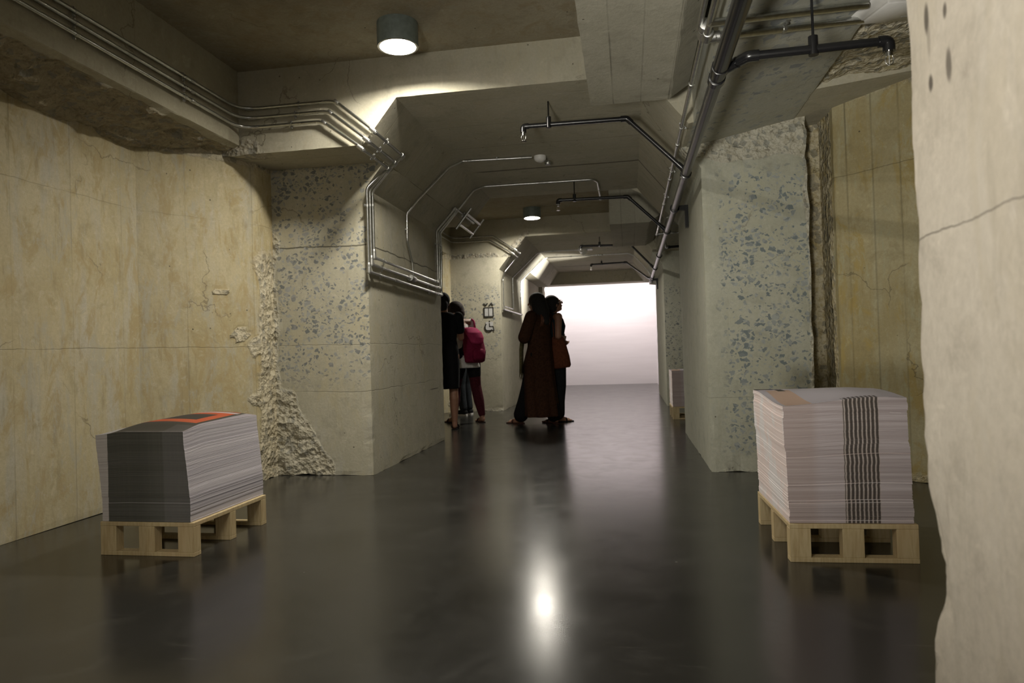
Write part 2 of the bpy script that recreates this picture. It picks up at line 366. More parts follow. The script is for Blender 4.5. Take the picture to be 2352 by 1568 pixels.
def wall_strip(name, pts, th, z1, mat, **kw):
    """a wall standing on a plan polyline, th thick to the outside"""
    bm = bmesh.new(); a = [Vector((*p, 0)) for p in pts]
    out = []
    for i, p in enumerate(a):
        d = (a[min(i+1, len(a)-1)]-a[max(i-1, 0)]).normalized(); out.append(p+Vector((-d.y, d.x, 0))*th)
    prism(bm, [(p.x, p.y) for p in a]+[(p.x, p.y) for p in out[::-1]], 0, z1, 'z')
    return structure(name, bm, mat, **kw)
def rough_wall_l(y0):
    chips = ((4.72, 1.44, .05, .018, .8), (4.86, 1.13, .07, .05, 1), (4.93, 1.02, .05, .08, .9), (4.90, .70, .10, .012, 1), (4.96, .62, .05, .06, .9), (4.60, .98, .03, .012, .6))
    def f(p):
        s = p.y-y0
        m = sstep(4.90, 5.02, s-.10*noise.noise(p*4))*sstep(1.95, 1.6, p.z)*.85
        m = max(m, sstep(2.38, 2.46, p.z)*.8)
        for (cy, cz, ry, rz, k_) in chips:
            d = ((s-cy)/ry)**2+((p.z-cz)/rz)**2+1.6*noise.noise(p*9); m = max(m, k_*sstep(1.5, .6, d)) if 4.3 < s < 5.3 else m
        return m
    return f
FINE_L = lambda y: (('z', 0, 2.55, .04), ('y', 4.2+y, 5.3+y, .035))
wall_strip('wall_left', [(-3.28, 1.0), (-3.28, 4.25), (-2.80, 4.98), (-2.80, 5.3)], .3, 2.56, m_wall_l, rough=rough_wall_l(0), amp=.024, cuts=FINE_L(0))
wall_strip('wall_left_recess', [(-3.28, 7.4), (-3.28, 10.1), (-2.80, 10.75), (-2.80, 11.1)], .3, 2.56, m_wall_l, rough=rough_wall_l(5.8), amp=.03, cuts=(('z', 0, 2.55, .08), ('y', 10, 11.1, .06)))
wall_strip('wall_left_rear', [(-3.28, -4.9), (-3.28, -.9)], .3, 2.56, m_wall_l)
wall_strip('wall_right', [(1.20, 5.62), (1.47, 5.60), (1.475, 5.24), (1.95, 4.80), (2.0, 4.3), (2.0, 1.3)], .3, 2.75, m_wall_r,
           rough=lambda p: max(sstep(2.52, 2.66, p.z)*.6, sstep(.12, .03, p.z)*.5, .9*sstep(5.27, 5.33, p.y)), amp=.02, cuts=(('z', 0, 2.75, .045), ('x', 1.2, 2.0, .04), ('y', 5.2, 5.6, .045)))
wall_strip('wall_right_recess', [(1.40, 11.3), (1.46, 11.0), (1.95, 10.6), (2.0, 10.1), (2.0, 7.3)], .3, 2.75, m_wall_r)
wall_strip('wall_right_rear', [(2.0, -.9), (2.0, -4.9)], .3, 2.75, m_wall_r)
bm = bmesh.new(); box(bm, -3.6, 2.4, -5.1, -4.9, 0, 3.1); structure('wall_back', bm, m_near)

def portal(tagname, yb0, yb1, left, right, mats, rl=None, rr=None, rb=None, cl=(), cr=(), cb=(), co=.12, ar=.026, slope=False):
    """left / right are (y0, y1) of the pillars"""
    bm = bmesh.new()
    prism(bm, [(-3.4, 2.45), (-1.84, 2.45), (-1.58, 2.77), (.15, 2.77)]+([(.44, 2.412), (1.24, 2.566), (2.2, 2.67)] if slope else [(.41, 2.45), (2.2, 2.45)])+[(2.2, 3.1), (-3.4, 3.1)], yb0, yb1)
    structure('ceiling_frame_'+tagname, bm, mats[0], rough=rb, coarse=co, edge=.004, amp=.03, cuts=cb)
    bm = bmesh.new(); prism(bm, [(-3.4, 0), (-2.0, 0), (-2.0, 2.25), (-1.84, 2.45), (-3.4, 2.45)], *left)
    structure('wall_left_pillar_'+tagname, bm, mats[1], rough=rl, coarse=co, edge=.005, amp=ar, cuts=cl)
    bm = bmesh.new(); prism(bm, [(.41, 2.45), (.57, 2.25), (.57, 0), (1.315, 0), (1.315, 2.60 if slope else 2.45)]+([(.80, 2.5)] if slope else []), *right)
    structure('wall_right_pillar_'+tagname, bm, mats[2], rough=rr, coarse=co, edge=.004, amp=ar, cuts=cr)
def rl1(p):
    if p.y > 5.35: return 0
    e = -2.84+.08*noise.noise(p*3)
    m = sstep(e+.12, e, p.x)*sstep(2.15, 1.75, p.z)
    lim = -2.72+.42*sstep(.62, .05, p.z)+.10*noise.noise(p*4)
    return max(m, sstep(lim+.06, lim-.04, p.x)*sstep(.75, .6, p.z))
def rr1(p):
    if p.y > 5.45: return 0
    lim = 2.29-.02*sstep(.7, 1.3, p.x)+.06*noise.noise(p*5)
    m = sstep(lim, lim+.06, p.z)
    e = 1.27+.04*noise.noise(p*4)
    return max(m, sstep(e, e+.05, p.x)*.9, sstep(.05, .0, p.z)*.4)
def rb1(p):
    # the broken corner where the beam meets the hacked side beam, small bites from the edges
    m = sstep(-2.58, -2.72, p.x)*sstep(2.62, 2.50, p.z)*(1 if p.y < 4.9 else 0)
    n = noise.noise(p*2.1+Vector((3, 0, 0)))
    if p.y < 4.83 and (p.z < 2.49 or abs(p.z-2.77) < .03): m = max(m, sstep(.25, .45, n)*.5)
    return m
portal('near', 4.75, 8.15, (5.2, 7.34), (5.32, 7.75), (m_beam, m_pil_l, m_pil_r), rl1, rr1, rb1, slope=True,
       cl=(('x', -3.0, -2.2, .03), ('z', 0, 2.45, .035), ('y', 5.2, 5.4, .05)), cr=(('x', .57, 1.34, .03), ('z', 2.15, 2.6, .025), ('y', 5.3, 5.5, .05)), cb=(('y', 4.75, 4.9, .05), ('x', -2.9, -1.5, .04), ('z', 2.45, 2.65, .04)))
m_pil_l2 = concrete('far_left_cut_concrete_with_stones', **GRY, agg=.62, agg_box=[('z', .75, 1.0), ('z', 2.1, 1.9)], agg_face=('y', -1), pits=.2, crack=.4, agg_scale=22)  # same greys as the near left pillar, with fewer stones
m_pil_r2 = concrete('far_cut_concrete_with_stones', (.41, .41, .33), (.49, .49, .41), (.46, .45, .37), agg=.6, agg_box=[('z', .50, .7), ('z', 2.0, 1.85)], agg_face=('y', -1), pits=.1, crack=.3, agg_scale=22)
def rb2(p):
    return sstep(-1.95, -2.1, p.x)*sstep(2.56, 2.50, p.z)*(1 if p.y < 11.2 else 0) + (sstep(.16, .0, abs((p.x+1.75)-(p.z-2.6)*.9)) * (1 if p.y < 11.07 and p.z < 2.85 and p.x < -1.5 else 0))*.9
portal('far', 11.0, 16.5, (10.9, 13.2), (11.25, 14.4), (m_beam, m_pil_l2, m_pil_r2), lambda p: sstep(.12, 0, p.z)*.5 if p.y < 11 else 0, None, rb2,
       cl=(('z', 0, .15, .05),), cb=(('y', 11.0, 11.1, .03), ('x', -2.9, -1.4, .04), ('z', 2.45, 2.9, .04)))
def rn(p):
    if p.x > .75: return 0
    e = sstep(1.465, 1.495, p.y)
    c = (.8 if .30 < p.z < .62 else .22)
    return e*c
def near_chip(o):   # the bite out of the near pillar's corner
    for v in o.data.vertices:
        if v.co.y > 1.40 and v.co.x < .8:
            z = v.co.z; a = math.exp(-((z-.50)/.09)**2)*.028 + math.exp(-((z-.43)/.03)**2)*.012
            v.co.y -= a + .006*noise.noise(Vector((0, 0, z*9))) - .002*max(0, (1.2-z))/1.2
            v.co.x += a*.35
portal('rear', -1.55, 1.80, (-1.1, 1.3), (-.85, 1.495), (m_beam, m_pil_l, m_near), None, rn, None, cr=(('z', 0, 2.4, .02), ('y', 1.32, 1.50, .02), ('x', .57, .75, .03)), ar=.02)
near_chip(bpy.data.objects['wall_right_pillar_rear'])

# side beams of the recesses
def side_l(name, y0, y1):
    bm = bmesh.new(); prism(bm, [(-3.4, 2.38), (-3.2, 2.41), (-3.0, 2.47), (-2.86, 2.50), (-2.80, 2.52), (-2.80, 3.08), (-3.4, 3.08)], y0, y1)
    structure(name, bm, m_side_l, rough=lambda p: (sstep(2.60, 2.52, p.z)*sstep(-2.82, -2.90, p.x+.03*noise.noise(p*4))), cuts=(('x', -3.3, -2.8, .035), ('y', y0+.8, y1, .045)), coarse=.2, amp=.06)
side_l('ceiling_side_beam_left_near', 1.8, 4.75); side_l('ceiling_side_beam_left_far', 8.15, 11.0)
def side_r(name, y0, y1):
    def f(p):
        e = 1.235+.03*noise.noise(p*4); return sstep(e, e+.05, p.x)*(1 if p.z < 2.72 else 0)
    bm = bmesh.new(); prism(bm, [(.47, 3.08), (.47, 2.404), (1.23, 2.552), (1.27, 2.60), (1.6, 2.64), (2.2, 2.69), (2.2, 3.08)], y0, y1)
    structure(name, bm, m_side_r, rough=f, cuts=(('x', 1.14, 2.0, .035), ('y', y0+1, y1, .045)), coarse=.2, amp=.035)
side_r('ceiling_side_beam_right_near', 1.8, 5.30); side_r('ceiling_side_beam_right_far', 8.15, 11.0)
def duct_beam(name, y0, y1):
    bm = bmesh.new(); prism(bm, [(-.19, 3.08), (-.19, 2.48), (.30, 2.48), (.42, 2.56), (.42, 3.08)], y0, y1)
    structure(name, bm, m_boxb, coarse=.1, edge=.004)
duct_beam('ceiling_dropped_box_near', 1.8, 4.45); duct_beam('ceiling_dropped_box_far', 8.75, 10.74)
# far end
bm = bmesh.new(); box(bm, -3.4, 1.4, 16.5, 17.0, 2.49, 3.08); structure('ceiling_header', bm, m_beam, coarse=.3)
bm = bmesh.new(); box(bm, -2.6, -2.08, 13.2, 16.5, 0, 2.47); structure('wall_left_end', bm, m_beam, coarse=.3)
bm = bmesh.new(); box(bm, -2.6, -1.99, 16.5, 17.0, 0, 2.49); structure('wall_left_end_pier', bm, m_beam, coarse=.3)
bm = bmesh.new(); box(bm, -3.6, 1.2, 18.5, 18.7, 0, 3.08); structure('wall_end', bm, m_white, edge=0, coarse=2)
bm = bmesh.new(); box(bm, .70, .9, 14.4, 18.5, 0, 3.08); structure('wall_right_end', bm, m_white, edge=0, coarse=2)
bm = bmesh.new(); box(bm, -3.0, -2.8, 16.5, 18.5, 0, 3.08); structure('wall_left_white', bm, m_white, edge=0, coarse=2)

# ------------------------------------------------------------------ metals, plastics
def metal(name, c, rough, met=1.0):
    k = NT(name); pos = k.n('ShaderNodeTexCoord').outputs['Object']; nz = k.noise(pos, 40, 4)
    k.put(k.b.inputs['Base Color'], k.mix(k.ramp(nz, .3, .7), tuple(v*.82 for v in c), c)); k.b.inputs['Metallic'].default_value = met
    k.put(k.b.inputs['Roughness'], k.ramp(k.noise(pos, 3, 2), .3, .7, rough*.9, rough*1.1)); return k.m
m_galv = metal('galvanised_conduit', (.62, .63, .61), .30)
m_cast = metal('cast_fitting', (.55, .55, .53), .45)
m_black = plain('black_painted_pipe', (.012, .012, .013), .25, spec=.6)
m_brass = metal('chrome_sprinkler', (.8, .8, .78), .2)
m_can = plain('flare_tinted_lamp_can', (.16, .19, .175), .45)  # grey can with the green cast of lens flare put into its colour
m_plas = plain('white_plastic', (.80, .79, .77), .4, var=.03)
m_lens = plain('lamp_lens', (1, .97, .88), .5, emit=LAMP, ecol=(1.0, .94, .82), var=0)

# ------------------------------------------------------------------ ceiling lamps
labels = ['cylindrical ceiling downlight nearest the camera, lit above the left conduits',
          'cylindrical ceiling downlight further down the corridor, lit between the two beams',
          'cylindrical ceiling downlight behind the photographer, lit']
for (x, y), lb in zip(LAMPS, labels):
    t = thing('ceiling_downlight', lb, 'lamp', (x, y, 2.92), 0, 'ceiling downlights')
    bm = bmesh.new(); lathe(bm, [(.118, .005), (.128, 0), (.132, .01), (.132, .150), (.122, .152)], seg=40); 
    for f in list(bm.faces):
        if len(f.verts) > 8 and f.calc_center_median().z < .01: bm.faces.remove(f)
    obj('housing', bm, m_can, t, auto=35)
    bm = bmesh.new(); lathe(bm, [(.112, .034), (.112, .040)], seg=40); obj('lens', bm, m_lens, t)
    bm = bmesh.new(); lathe(bm, [(.128, .0), (.130, -.004), (.116, -.004), (.114, .034), (.118, .04), (.126, .04)], seg=40, cap=False)
    obj('rim', bm, m_cast, t, auto=35)
    bm = bmesh.new(); tube(bm, [(-.06, .20, .13), (-.01, .12, .13)], .012); box(bm, -.10, -.03, .16, .24, .11, .149); obj('junction_box', bm, m_galv, t)

# ------------------------------------------------------------------ conduits
def ring_parts(bm, pts, r, at, seg=12):
    """sleeves (couplings) on a run, at distances along its straight legs: (leg, fraction, radius, half length)"""
    for (i, fr, rr, hl) in at:
        a, b = Vector(pts[i]), Vector(pts[i+1]); c = a.lerp(b, fr); d = (b-a).normalized()
        tube(bm, [c-d*hl, c-d*hl*.96, c+d*hl*.96, c+d*hl], [rr*.96, rr, rr, rr*.96], seg)
def run(root, pts, r, fr=.06, name='tube', couplings=(), clamps=(), mat=None, seg=12):
    bm = bmesh.new(); tube(bm, pts, r, seg, fr); obj(name, bm, mat or m_galv, root, auto=40)
    for c in couplings:
        bm = bmesh.new(); ring_parts(bm, pts, r, [c]); obj('coupling', bm, m_cast, root, auto=40)
    for (i, f, n) in clamps:
        a, b = Vector(pts[i]), Vector(pts[i+1]); c = a.lerp(b, f); d = (b-a).normalized(); n = Vector(n).normalized(); s = d.cross(n)
        bm = bmesh.new()
        tube(bm, [c-d*.009, c+d*.009], r*1.18, 12)
        M = Matrix((s, d, n)).transposed()
        vs = box(bm, -r*2.4, r*2.4, -.010, .010, -r*1.35, -r*1.05)
        for v in vs: v.co = c+M @ v.co
        for sx in (-1, 1):
            vs = box(bm, -.005, .005, -.005, .005, -r*1.05, -r*.4)
            for v in vs: v.co = c+M @ (v.co+Vector((sx*r*1.9, 0, 0)))
        obj('clamp', bm, m_cast, root, auto=40)
def elbow_box(root, c, d_out, d_in, r, name='fitting'):
    """pulling elbow: short cast body with a round cap, between two directions"""
    c = Vector(c); a = Vector(d_in).normalized(); b = Vector(d_out).normalized(); bm = bmesh.new()
    tube(bm, [c+a*r*3.4, c+a*r*3.3, c+a*r*.6, c-a*r*.5, c-a*r*1.1], [r*1.25, r*1.42, r*1.55, r*1.55, r*1.0], 14)
    tube(bm, [c, c+b*r*2.2, c+b*r*3.1, c+b*r*3.2], [r*1.5, r*1.42, r*1.42, r*1.25], 14)
    cap = (-(a+b)).normalized() if (a+b).length > .1 else a
    tube(bm, [c-a*r*1.0, c-a*r*1.25], [r*1.25, r*1.2], 14)
    for k in range(2):
        u, v = frame_of(a); q = c-a*r*1.25+u*r*(.7 if k else -.7); tube(bm, [q, q-a*r*.25], r*.22, 6)
    obj(name, bm, m_cast, root, auto=40)
HN = Vector((.778, 0, -.628))            # outward normal of the left haunch
def on_haunch(x, y, off):                # point on the left haunch plane above plan x
    z = 2.25+(x+2.0)*(.52/.42); p = Vector((x, y, z)); return p+HN*off
r0 = .0115
names = ['uppermost', 'middle', 'lowest']
for i in range(3):
    # along the side beam, round the corner, across the beam face, down beside the haunch and in under the beam
    zf = (2.775, 2.705, 2.635)[i]; zl = (2.75, 2.70, 2.65)[i]
    xb = (-2.03, -2.08, -2.13)[i]; hx = (-1.76, -1.81, -1.855)[i]
    e1 = on_haunch(hx, 4.70, .035); e2 = on_haunch(hx, (5.34, 5.30, 5.26)[i], .035)
    xw = -1.965; yv = (5.25, 5.19, 5.13)[i]; zr = (1.71, 1.65, 1.585)[i]
    t = thing('conduit', names[i]+' of three steel conduits running along the left beam and round its corner', 'conduit', (-2.77, 2.2, zl), 0, 'left conduit trio')
    def L(p, o=Vector((-2.77, 2.2, zl))): return Vector(p)-o
    pts = [(-2.768, 1.85, zl), (-2.768, 4.715, zf), (xb, 4.715, zf+.0), (e1.x-.03, 4.715, e1.z+.03), (e1.x, 4.715, e1.z)]
    run(t, [L(p) for p in pts], r0, .16, 'tube', [(0, .30, r0*1.35, .035), (1, .10+.04*i, r0*1.3, .03), (0, .80, r0*1.3, .02), (2, .05, r0*1.25, .02)], [(0, .775, (1, 0, 0)), (0, .46, (1, 0, 0)), (1, .62, (0, -1, 0))])
    elbow_box(t, L(e1), (0, 1, 0), (e1-Vector((xb, 4.715, zf)))*-1, r0)
    run(t, [L(e1+Vector((0, .02, 0))), L(e2-Vector((0, .02, 0)))], r0, 0, 'tube', [], [(0, .42, HN), ])
    dn = (on_haunch(-1.95, 0, .0)-on_haunch(-1.8, 0, .0)).normalized()
    elbow_box(t, L(e2), dn, (0, -1, 0), r0)
    kn = on_haunch(-2.0, yv, .03); kn.x = xw+.0; 
    run(t, [L(e2), L((e2.x+dn.x*.10, e2.y*.45+yv*.55, e2.z+dn.z*.10)), L((xw, yv, 2.235)), L((xw, yv, zr+.03))], r0, .07, 'tube', [(2, .97, r0*1.3, .02)], [(2, .22, (1, 0, 0))])
    elbow_box(t, L((xw, yv, zr)), (0, 1, 0), (0, 0, 1), r0)
    yr = (7.10, 7.16, 7.22)[i]
    run(t, [L((xw, yv+.03, zr)), L((xw, yr, zr-.02))], r0, 0, 'tube', [(0, .96, r0*1.35, .03)] + ([(0, .30, r0*1.3, .06)] if i == 2 else []), [(0, .12, (1, 0, 0)), (0, .80, (1, 0, 0))])
    # rise again at the back of the pillar
    elbow_box(t, L((xw, yr+.02, zr-.02)), (0, 0, 1), (0, -1, 0), r0)
    yt = (7.12, 7.20, 7.28)[i]
    h2 = on_haunch(-1.80 if i < 2 else -1.62, yt+.08, .03)
    pts = [(xw, yr+.02, zr), (xw, yt, 1.95), (xw, yt, 2.24), tuple(h2)]
    if i == 2:   # this one goes on over the soffit, across and on down the corridor
        pts += [(-1.52, 7.45, 2.748), (-.31, 7.48, 2.748), (-.28, 7.60, 2.748), (-.28, 8.45, 2.748)]
    run(t, [L(p) for p in pts], r0, .07, 'tube', [(4, .55, r0*1.25, .05), (6, .45, r0*1.25, .04)] if i == 2 else [], [(1, .5, (1, 0, 0))])
    if i == 2:
        elbow_box(t, L((-.28, 8.47, 2.745)), (0, 0, 1), (0, -1, 0), r0)
    else:        # fittings that turn the conduit out over the recess
        elbow_box(t, L(h2), (0, 1, 0), -(h2-Vector((xw, yt, 2.24))), r0)
        e3 = h2+Vector((0, .80, 0)); run(t, [L(h2+Vector((0, .02, 0))), L(e3)], r0, 0, 'tube', [], [(0, .5, HN)])
        elbow_box(t, L(e3), (-.6, 0, .8), (0, -1, 0), r0)
# the single conduit up the middle of the pillar to the detector on the soffit
t = thing('conduit', 'single thin conduit rising mid pillar over the haunch to the soffit detector', 'conduit', (-1.965, 6.2, 1.65))
o0 = Vector((-1.965, 6.2, 1.65)); hm = [on_haunch(-1.9, 6.2, .02), on_haunch(-1.64, 6.36, .02)]
run(t, [Vector(p)-o0 for p in [(-1.965, 6.26, 1.66), (-1.965, 6.24, 1.80), (-1.972, 6.13, 1.98), (-1.975, 6.15, 2.23), hm[0], hm[1], (-1.50, 6.42, 2.752), (-.84, 6.47, 2.752)]], .010, .07, 'tube', [(6, .92, .014, .05), (6, .1, .014, .02)], [(2, .4, (1, 0, 0)), (6, .5, (0, 0, -1))])
bm = bmesh.new(); ring_parts(bm, [Vector((0, -.17, -.0)), Vector((0, .22, -.02))], 0, [(0, .5, .030, .06)]); obj('junction_box', bm, m_cast, t, auto=40)
t = thing('smoke_detector', 'round white detector with small side fitting at the end of the soffit conduit', 'detector', (-.77, 6.52, 2.77))
bm = bmesh.new(); lathe(bm, [(.058, 0), (.058, -.022), (.050, -.040), (.030, -.052), (.012, -.056)], seg=28); obj('base', bm, m_plas, t, auto=40)
bm = bmesh.new(); tube(bm, [(.03, .03, -.02), (.055, .10, -.03)], .012); lathe(bm, [(.030, .0), (.034, -.02), (.026, -.035)], c=(.06, .12, -.02), seg=20); obj('side_fitting', bm, m_cast, t, auto=40)
t = thing('conduit_strut', 'short steel strut frame standing off the far lower end of the near haunch', 'bracket', (-1.75, 7.95, 2.50))
bm = bmesh.new()
a, b = on_haunch(-1.78, 7.60, .05)-Vector((-1.75, 7.95, 2.5)), on_haunch(-1.78, 8.28, .05)-Vector((-1.75, 7.95, 2.5))
tube(bm, [a, b], .016, 8); obj('rail', bm, m_galv, t)
bm = bmesh.new(); tube(bm, [a+Vector((-.09, 0, -.11)), b+Vector((-.09, 0, -.11))], .016, 8); obj('rail', bm, m_galv, t)
for p in (a, b):
    bm = bmesh.new(); tube(bm, [p+Vector((.05, 0, .06)), p+Vector((-.13, 0, -.16))], .014, 8); obj('crossbar', bm, m_cast, t)
# portal far: pair across its face, lines over its haunch
for i in range(2):
    zz = (2.80, 2.73)[i]
    t = thing('conduit', ('upper' if i == 0 else 'lower')+' steel conduit of the pair crossing the far left beam above the lift sign', 'conduit', (-2.77, 8.2, zz), 0, 'far left conduit pair')
    o = Vector((-2.77, 8.2, zz)); hx = (-1.745, -1.79)[i]; e1 = on_haunch(hx, 10.965, .03)
    run(t, [Vector(p)-o for p in [(-2.768, 8.2, zz), (-2.768, 10.965, zz), ((-2.10, -2.15)[i], 10.965, zz), tuple(e1)]], r0, .14, 'tube', [(1, .3, r0*1.3, .03), (2, .92, r0*1.4, .03)], [(1, .6, (0, -1, 0))])
    e2 = e1+Vector((0, .36, 0)); elbow_box(t, e1-o, (0, 1, 0), (-.6, 0, .6), r0); run(t, [e1-o, e2-o], r0)
    elbow_box(t, e2-o, (-.6, 0, -.75), (0, -1, 0), r0)
    if i == 0:
        run(t, [Vector(p)-o for p in [tuple(e2), (-1.965, 11.2, 2.24), (-1.965, 11.02, 2.10), (-1.965, 11.02, 1.64)]], .010, .06)
        elbow_box(t, Vector((-1.965, 11.02, 1.62))-o, (0, 1, 0), (0, 0, 1), .011)
        run(t, [Vector(p)-o for p in [(-1.965, 11.03, 1.62), (-1.965, 12.92, 1.62)]], .016, 0, 'tube', [(0, .97, .022, .03)])
        run(t, [Vector(p)-o for p in [(-1.965, 11.1, 1.67), (-1.965, 11.95, 1.67)]], .011, 0, 'tube', [(0, .95, .016, .03)])
for lab, yv, zb, xe, ysof in (('thin conduit over the far haunch ending at the small emergency lamp', 11.97, 1.67, -.84, 12.7), ('thin conduit over the far haunch that crosses the soffit to the right side', 12.82, 1.62, .04, 13.55)):
    t = thing('conduit', lab, 'conduit', (-1.965, yv, zb)); o = Vector((-1.965, yv, zb))
    pts = [(-1.965, yv, zb), (-1.965, yv+.02, 2.23), tuple(on_haunch(-1.62, ysof-.12, .02)), (-1.52, ysof, 2.752), (xe, ysof, 2.752)]
    if xe > 0: pts += [(.16, ysof, 2.70), (.50, ysof, 2.28), (.50, ysof+.5, 2.26)]
    run(t, [Vector(p)-o for p in pts], .010, .08, 'tube', [(0, .5, .014, .02), (3, .3, .014, .02)])
t = thing('emergency_lamp', 'small clear emergency lamp under the far soffit at the conduit end', 'lamp', (-.76, 12.7, 2.77))
bm = bmesh.new(); box(bm, -.10, .16, -.05, .05, -.03, 0); obj('base', bm, m_cast, t)
bm = bmesh.new(); lathe(bm, [(.07, -.02), (.075, -.05), (.05, -.10), (.02, -.12)], seg=20); obj('bulb_cover', bm, m_plas, t, auto=40)
# silver conduit beside the black pipe, with the fittings cluster near the white box
t = thing('conduit', 'long steel conduit running beside the black pipe down the corridor', 'conduit', (.40, 3.3, 2.40)); o = Vector((.40, 3.3, 2.40))
run(t, [Vector(p)-o for p in [(.395, 3.36, 2.41), (.40, 9.1, 2.385)]], .013, 0, 'tube', [(0, f, .017, .03) for f in (.12, .32, .5, .68, .85)], [(0, f, (-.5, 0, -.5)) for f in (.25, .45, .62, .9)])
elbow_box(t, (0, 5.82, -.015), (1, 0, 0), (0, -1, 0), .014)
run(t, [Vector(p)-o for p in [(.41, 9.13, 2.385), (.98, 9.13, 2.40)]], .012, 0, 'tube', [(0, .35, .016, .03)])
elbow_box(t, (-.005, .04, .005), (0, -1, 0), (0, 1, 0), .020)
run(t, [Vector(p)-o for p in [(.372, 3.34, 2.41), (.365, 1.85, 2.41)]], .014)
t = thing('conduit', 'steel conduit from the ceiling fitting across to the white box, nearer one', 'conduit', (.40, 3.30, 2.38)); o = Vector((.40, 3.3, 2.38))
elbow_box(t, (.01, .07, 0), (1, 0, 0), (0, -1, 0), .018)
run(t, [Vector(p)-o for p in [(.405, 3.36, 2.375), (.405, 1.85, 2.375)]], .016, 0, 'tube')
run(t, [Vector(p)-o for p in [(.44, 3.361, 2.374), (1.20, 3.68, 2.523)]], .018, 0, 'tube', [(0, .05, .023, .03)], [(0, .45, (0, 0, -1))])
t = thing('conduit', 'steel conduit from the ceiling fitting across to the white box, farther one', 'conduit', (.45, 3.20, 2.42)); o = Vector((.45, 3.2, 2.42))
run(t, [Vector(p)-o for p in [(.40, 3.19, 2.366), (1.16, 3.505, 2.515)]], .018, .05, 'tube')

# ------------------------------------------------------------------ sprinkler pipe
t = thing('sprinkler_pipe', 'black sprinkler main pipe with side branches running down the right side of the ceiling', 'pipe', (.45, 1.8, 2.19))
o = Vector((.45, 1.8, 2.19)); PX, PZ = .45, 2.19
def bp(name, bm, par, mat=None): return obj(name, bm, mat or m_black, par, auto=40)
bm = bmesh.new(); tube(bm, [(0, -.6, 0), (0, 1.55, 0)], .036, 18); bp('main_pipe', bm, t)
m_pipe_grey = plain('grey_main_pipe', (.075, .073, .072), .28, metal=.5, var=.05)
bm = bmesh.new(); tube(bm, [(0, 1.55, 0), (0, 11.75, .0)], [.032, .028], 18); bp('main_pipe', bm, t, m_pipe_grey)
bm = bmesh.new(); lathe(bm, [(.02, 0), (.034, .01), (.034, .10), (.02, .12)], c=(0, 11.7, 0), axis=(0, 1, 0), seg=16); bp('end_cap', bm, t, m_cast)
for y in (1.47, 1.60, 3.42, 5.95, 7.95, 9.45, 10.9, 12.2-1.0):
    bm = bmesh.new(); ring_parts(bm, [Vector((0, y-.1, 0)), Vector((0, y+.1, 0))], 0, [(0, .5, .041, .026)]); bp('coupling', bm, t)
for y in (6.5, 13.2):       # brackets on the pillar side
    yl = y-1.8
    bm = bmesh.new(); tube(bm, [(0, yl-.02, 0), (0, yl+.02, 0)], .042, 14); box(bm, .0, .125, yl-.02, yl+.02, -.022, .022); box(bm, .09, .125, yl-.03, yl+.03, -.18, .022)
    bp('wall_bracket', bm, t)
def branch(y, pts, r, drop=True, hang=None, top=2.77, tee=True):
    """pts in world; the last point is the end elbow"""
    bm = bmesh.new(); P = [Vector(p)-o for p in pts]; tube(bm, P, r, 14, .03); b = bp('branch_pipe', bm, t)
    if tee:
        bm = bmesh.new(); tube(bm, [P[0], P[0].lerp(P[1], min(.9, .09/(P[1]-P[0]).length))], r*1.35, 14); bp('elbow', bm, b)
    for q in range(1, len(P)-1):
        bm = bmesh.new(); a = P[q]+(P[q-1]-P[q]).normalized()*.045; c = P[q]+(P[q+1]-P[q]).normalized()*.045
        tube(bm, [a, P[q], c], r*1.3, 14, .03); bp('elbow', bm, b)
    if hang:
        h = Vector(hang)-o; bm = bmesh.new(); tube(bm, [h-Vector((0, 0, r*1.4)), h+Vector((0, 0, .055))], r*1.1, 12); tube(bm, [h+Vector((0, 0, .05)), Vector((h.x, h.y, top-o.z))], .006, 8)
        bp('hanger', bm, b)
    if drop:
        e = P[-1]; d = (P[-1]-P[-2]).normalized(); bm = bmesh.new()
        tube(bm, [e-d*.04, e, e+Vector((0, 0, -.045))], r*1.3, 14, .03); bp('elbow', bm, b)
        bm = bmesh.new(); q = e+Vector((0, 0, -.045)); tube(bm, [q, q+Vector((0, 0, -.022))], r*.8, 12)
        tube(bm, [q+Vector((-.010, 0, -.018)), q+Vector((-.017, 0, -.032)), q+Vector((-.014, 0, -.050)), q+Vector((0, 0, -.062)), q+Vector((.014, 0, -.050)), q+Vector((.017, 0, -.032)), q+Vector((.010, 0, -.018))], .0028, 8)
        tube(bm, [q+Vector((0, 0, -.02)), q+Vector((0, 0, -.055))], .0025, 6)
        lathe(bm, [(.004, 0), (.021, -.003), (.021, -.005), (.004, -.006)], c=q+Vector((0, 0, -.062)), seg=16)
        bp('sprinkler_head', bm, b, m_brass)
branch(3.2, [(.46, 3.30, 2.19), (.56, 3.19, 2.20), (1.13, 3.17, 2.20)], .019, True, (.83, 3.18, 2.20), 2.48)
branch(5.15, [(.44, 5.15, 2.19), (.42, 5.15, 2.22), (.04, 5.12, 2.60), (-.72, 5.10, 2.60)], .017, True, (-.53, 5.10, 2.60))
branch(7.7, [(.44, 7.7, 2.19), (.42, 7.7, 2.21), (.04, 7.6, 2.565), (-.71, 7.55, 2.565)], .017, True, (-.53, 7.56, 2.565))
branch(11.3, [(.44, 11.3, 2.19), (.41, 11.3, 2.22), (.08, 11.45, 2.61), (-.73, 11.5, 2.64)], .017, True, (-.42, 11.48, 2.63))
branch(14.4, [(.44, 13.0, 2.19), (.40, 13.3, 2.24), (.0, 14.4, 2.69), (-.72, 14.5, 2.69)], .017, True, (-.5, 14.46, 2.69))
branch(9.2, [(.46, 8.55, 2.19), (.52, 9.2, 2.22), (1.05, 9.3, 2.25)], .017, False)

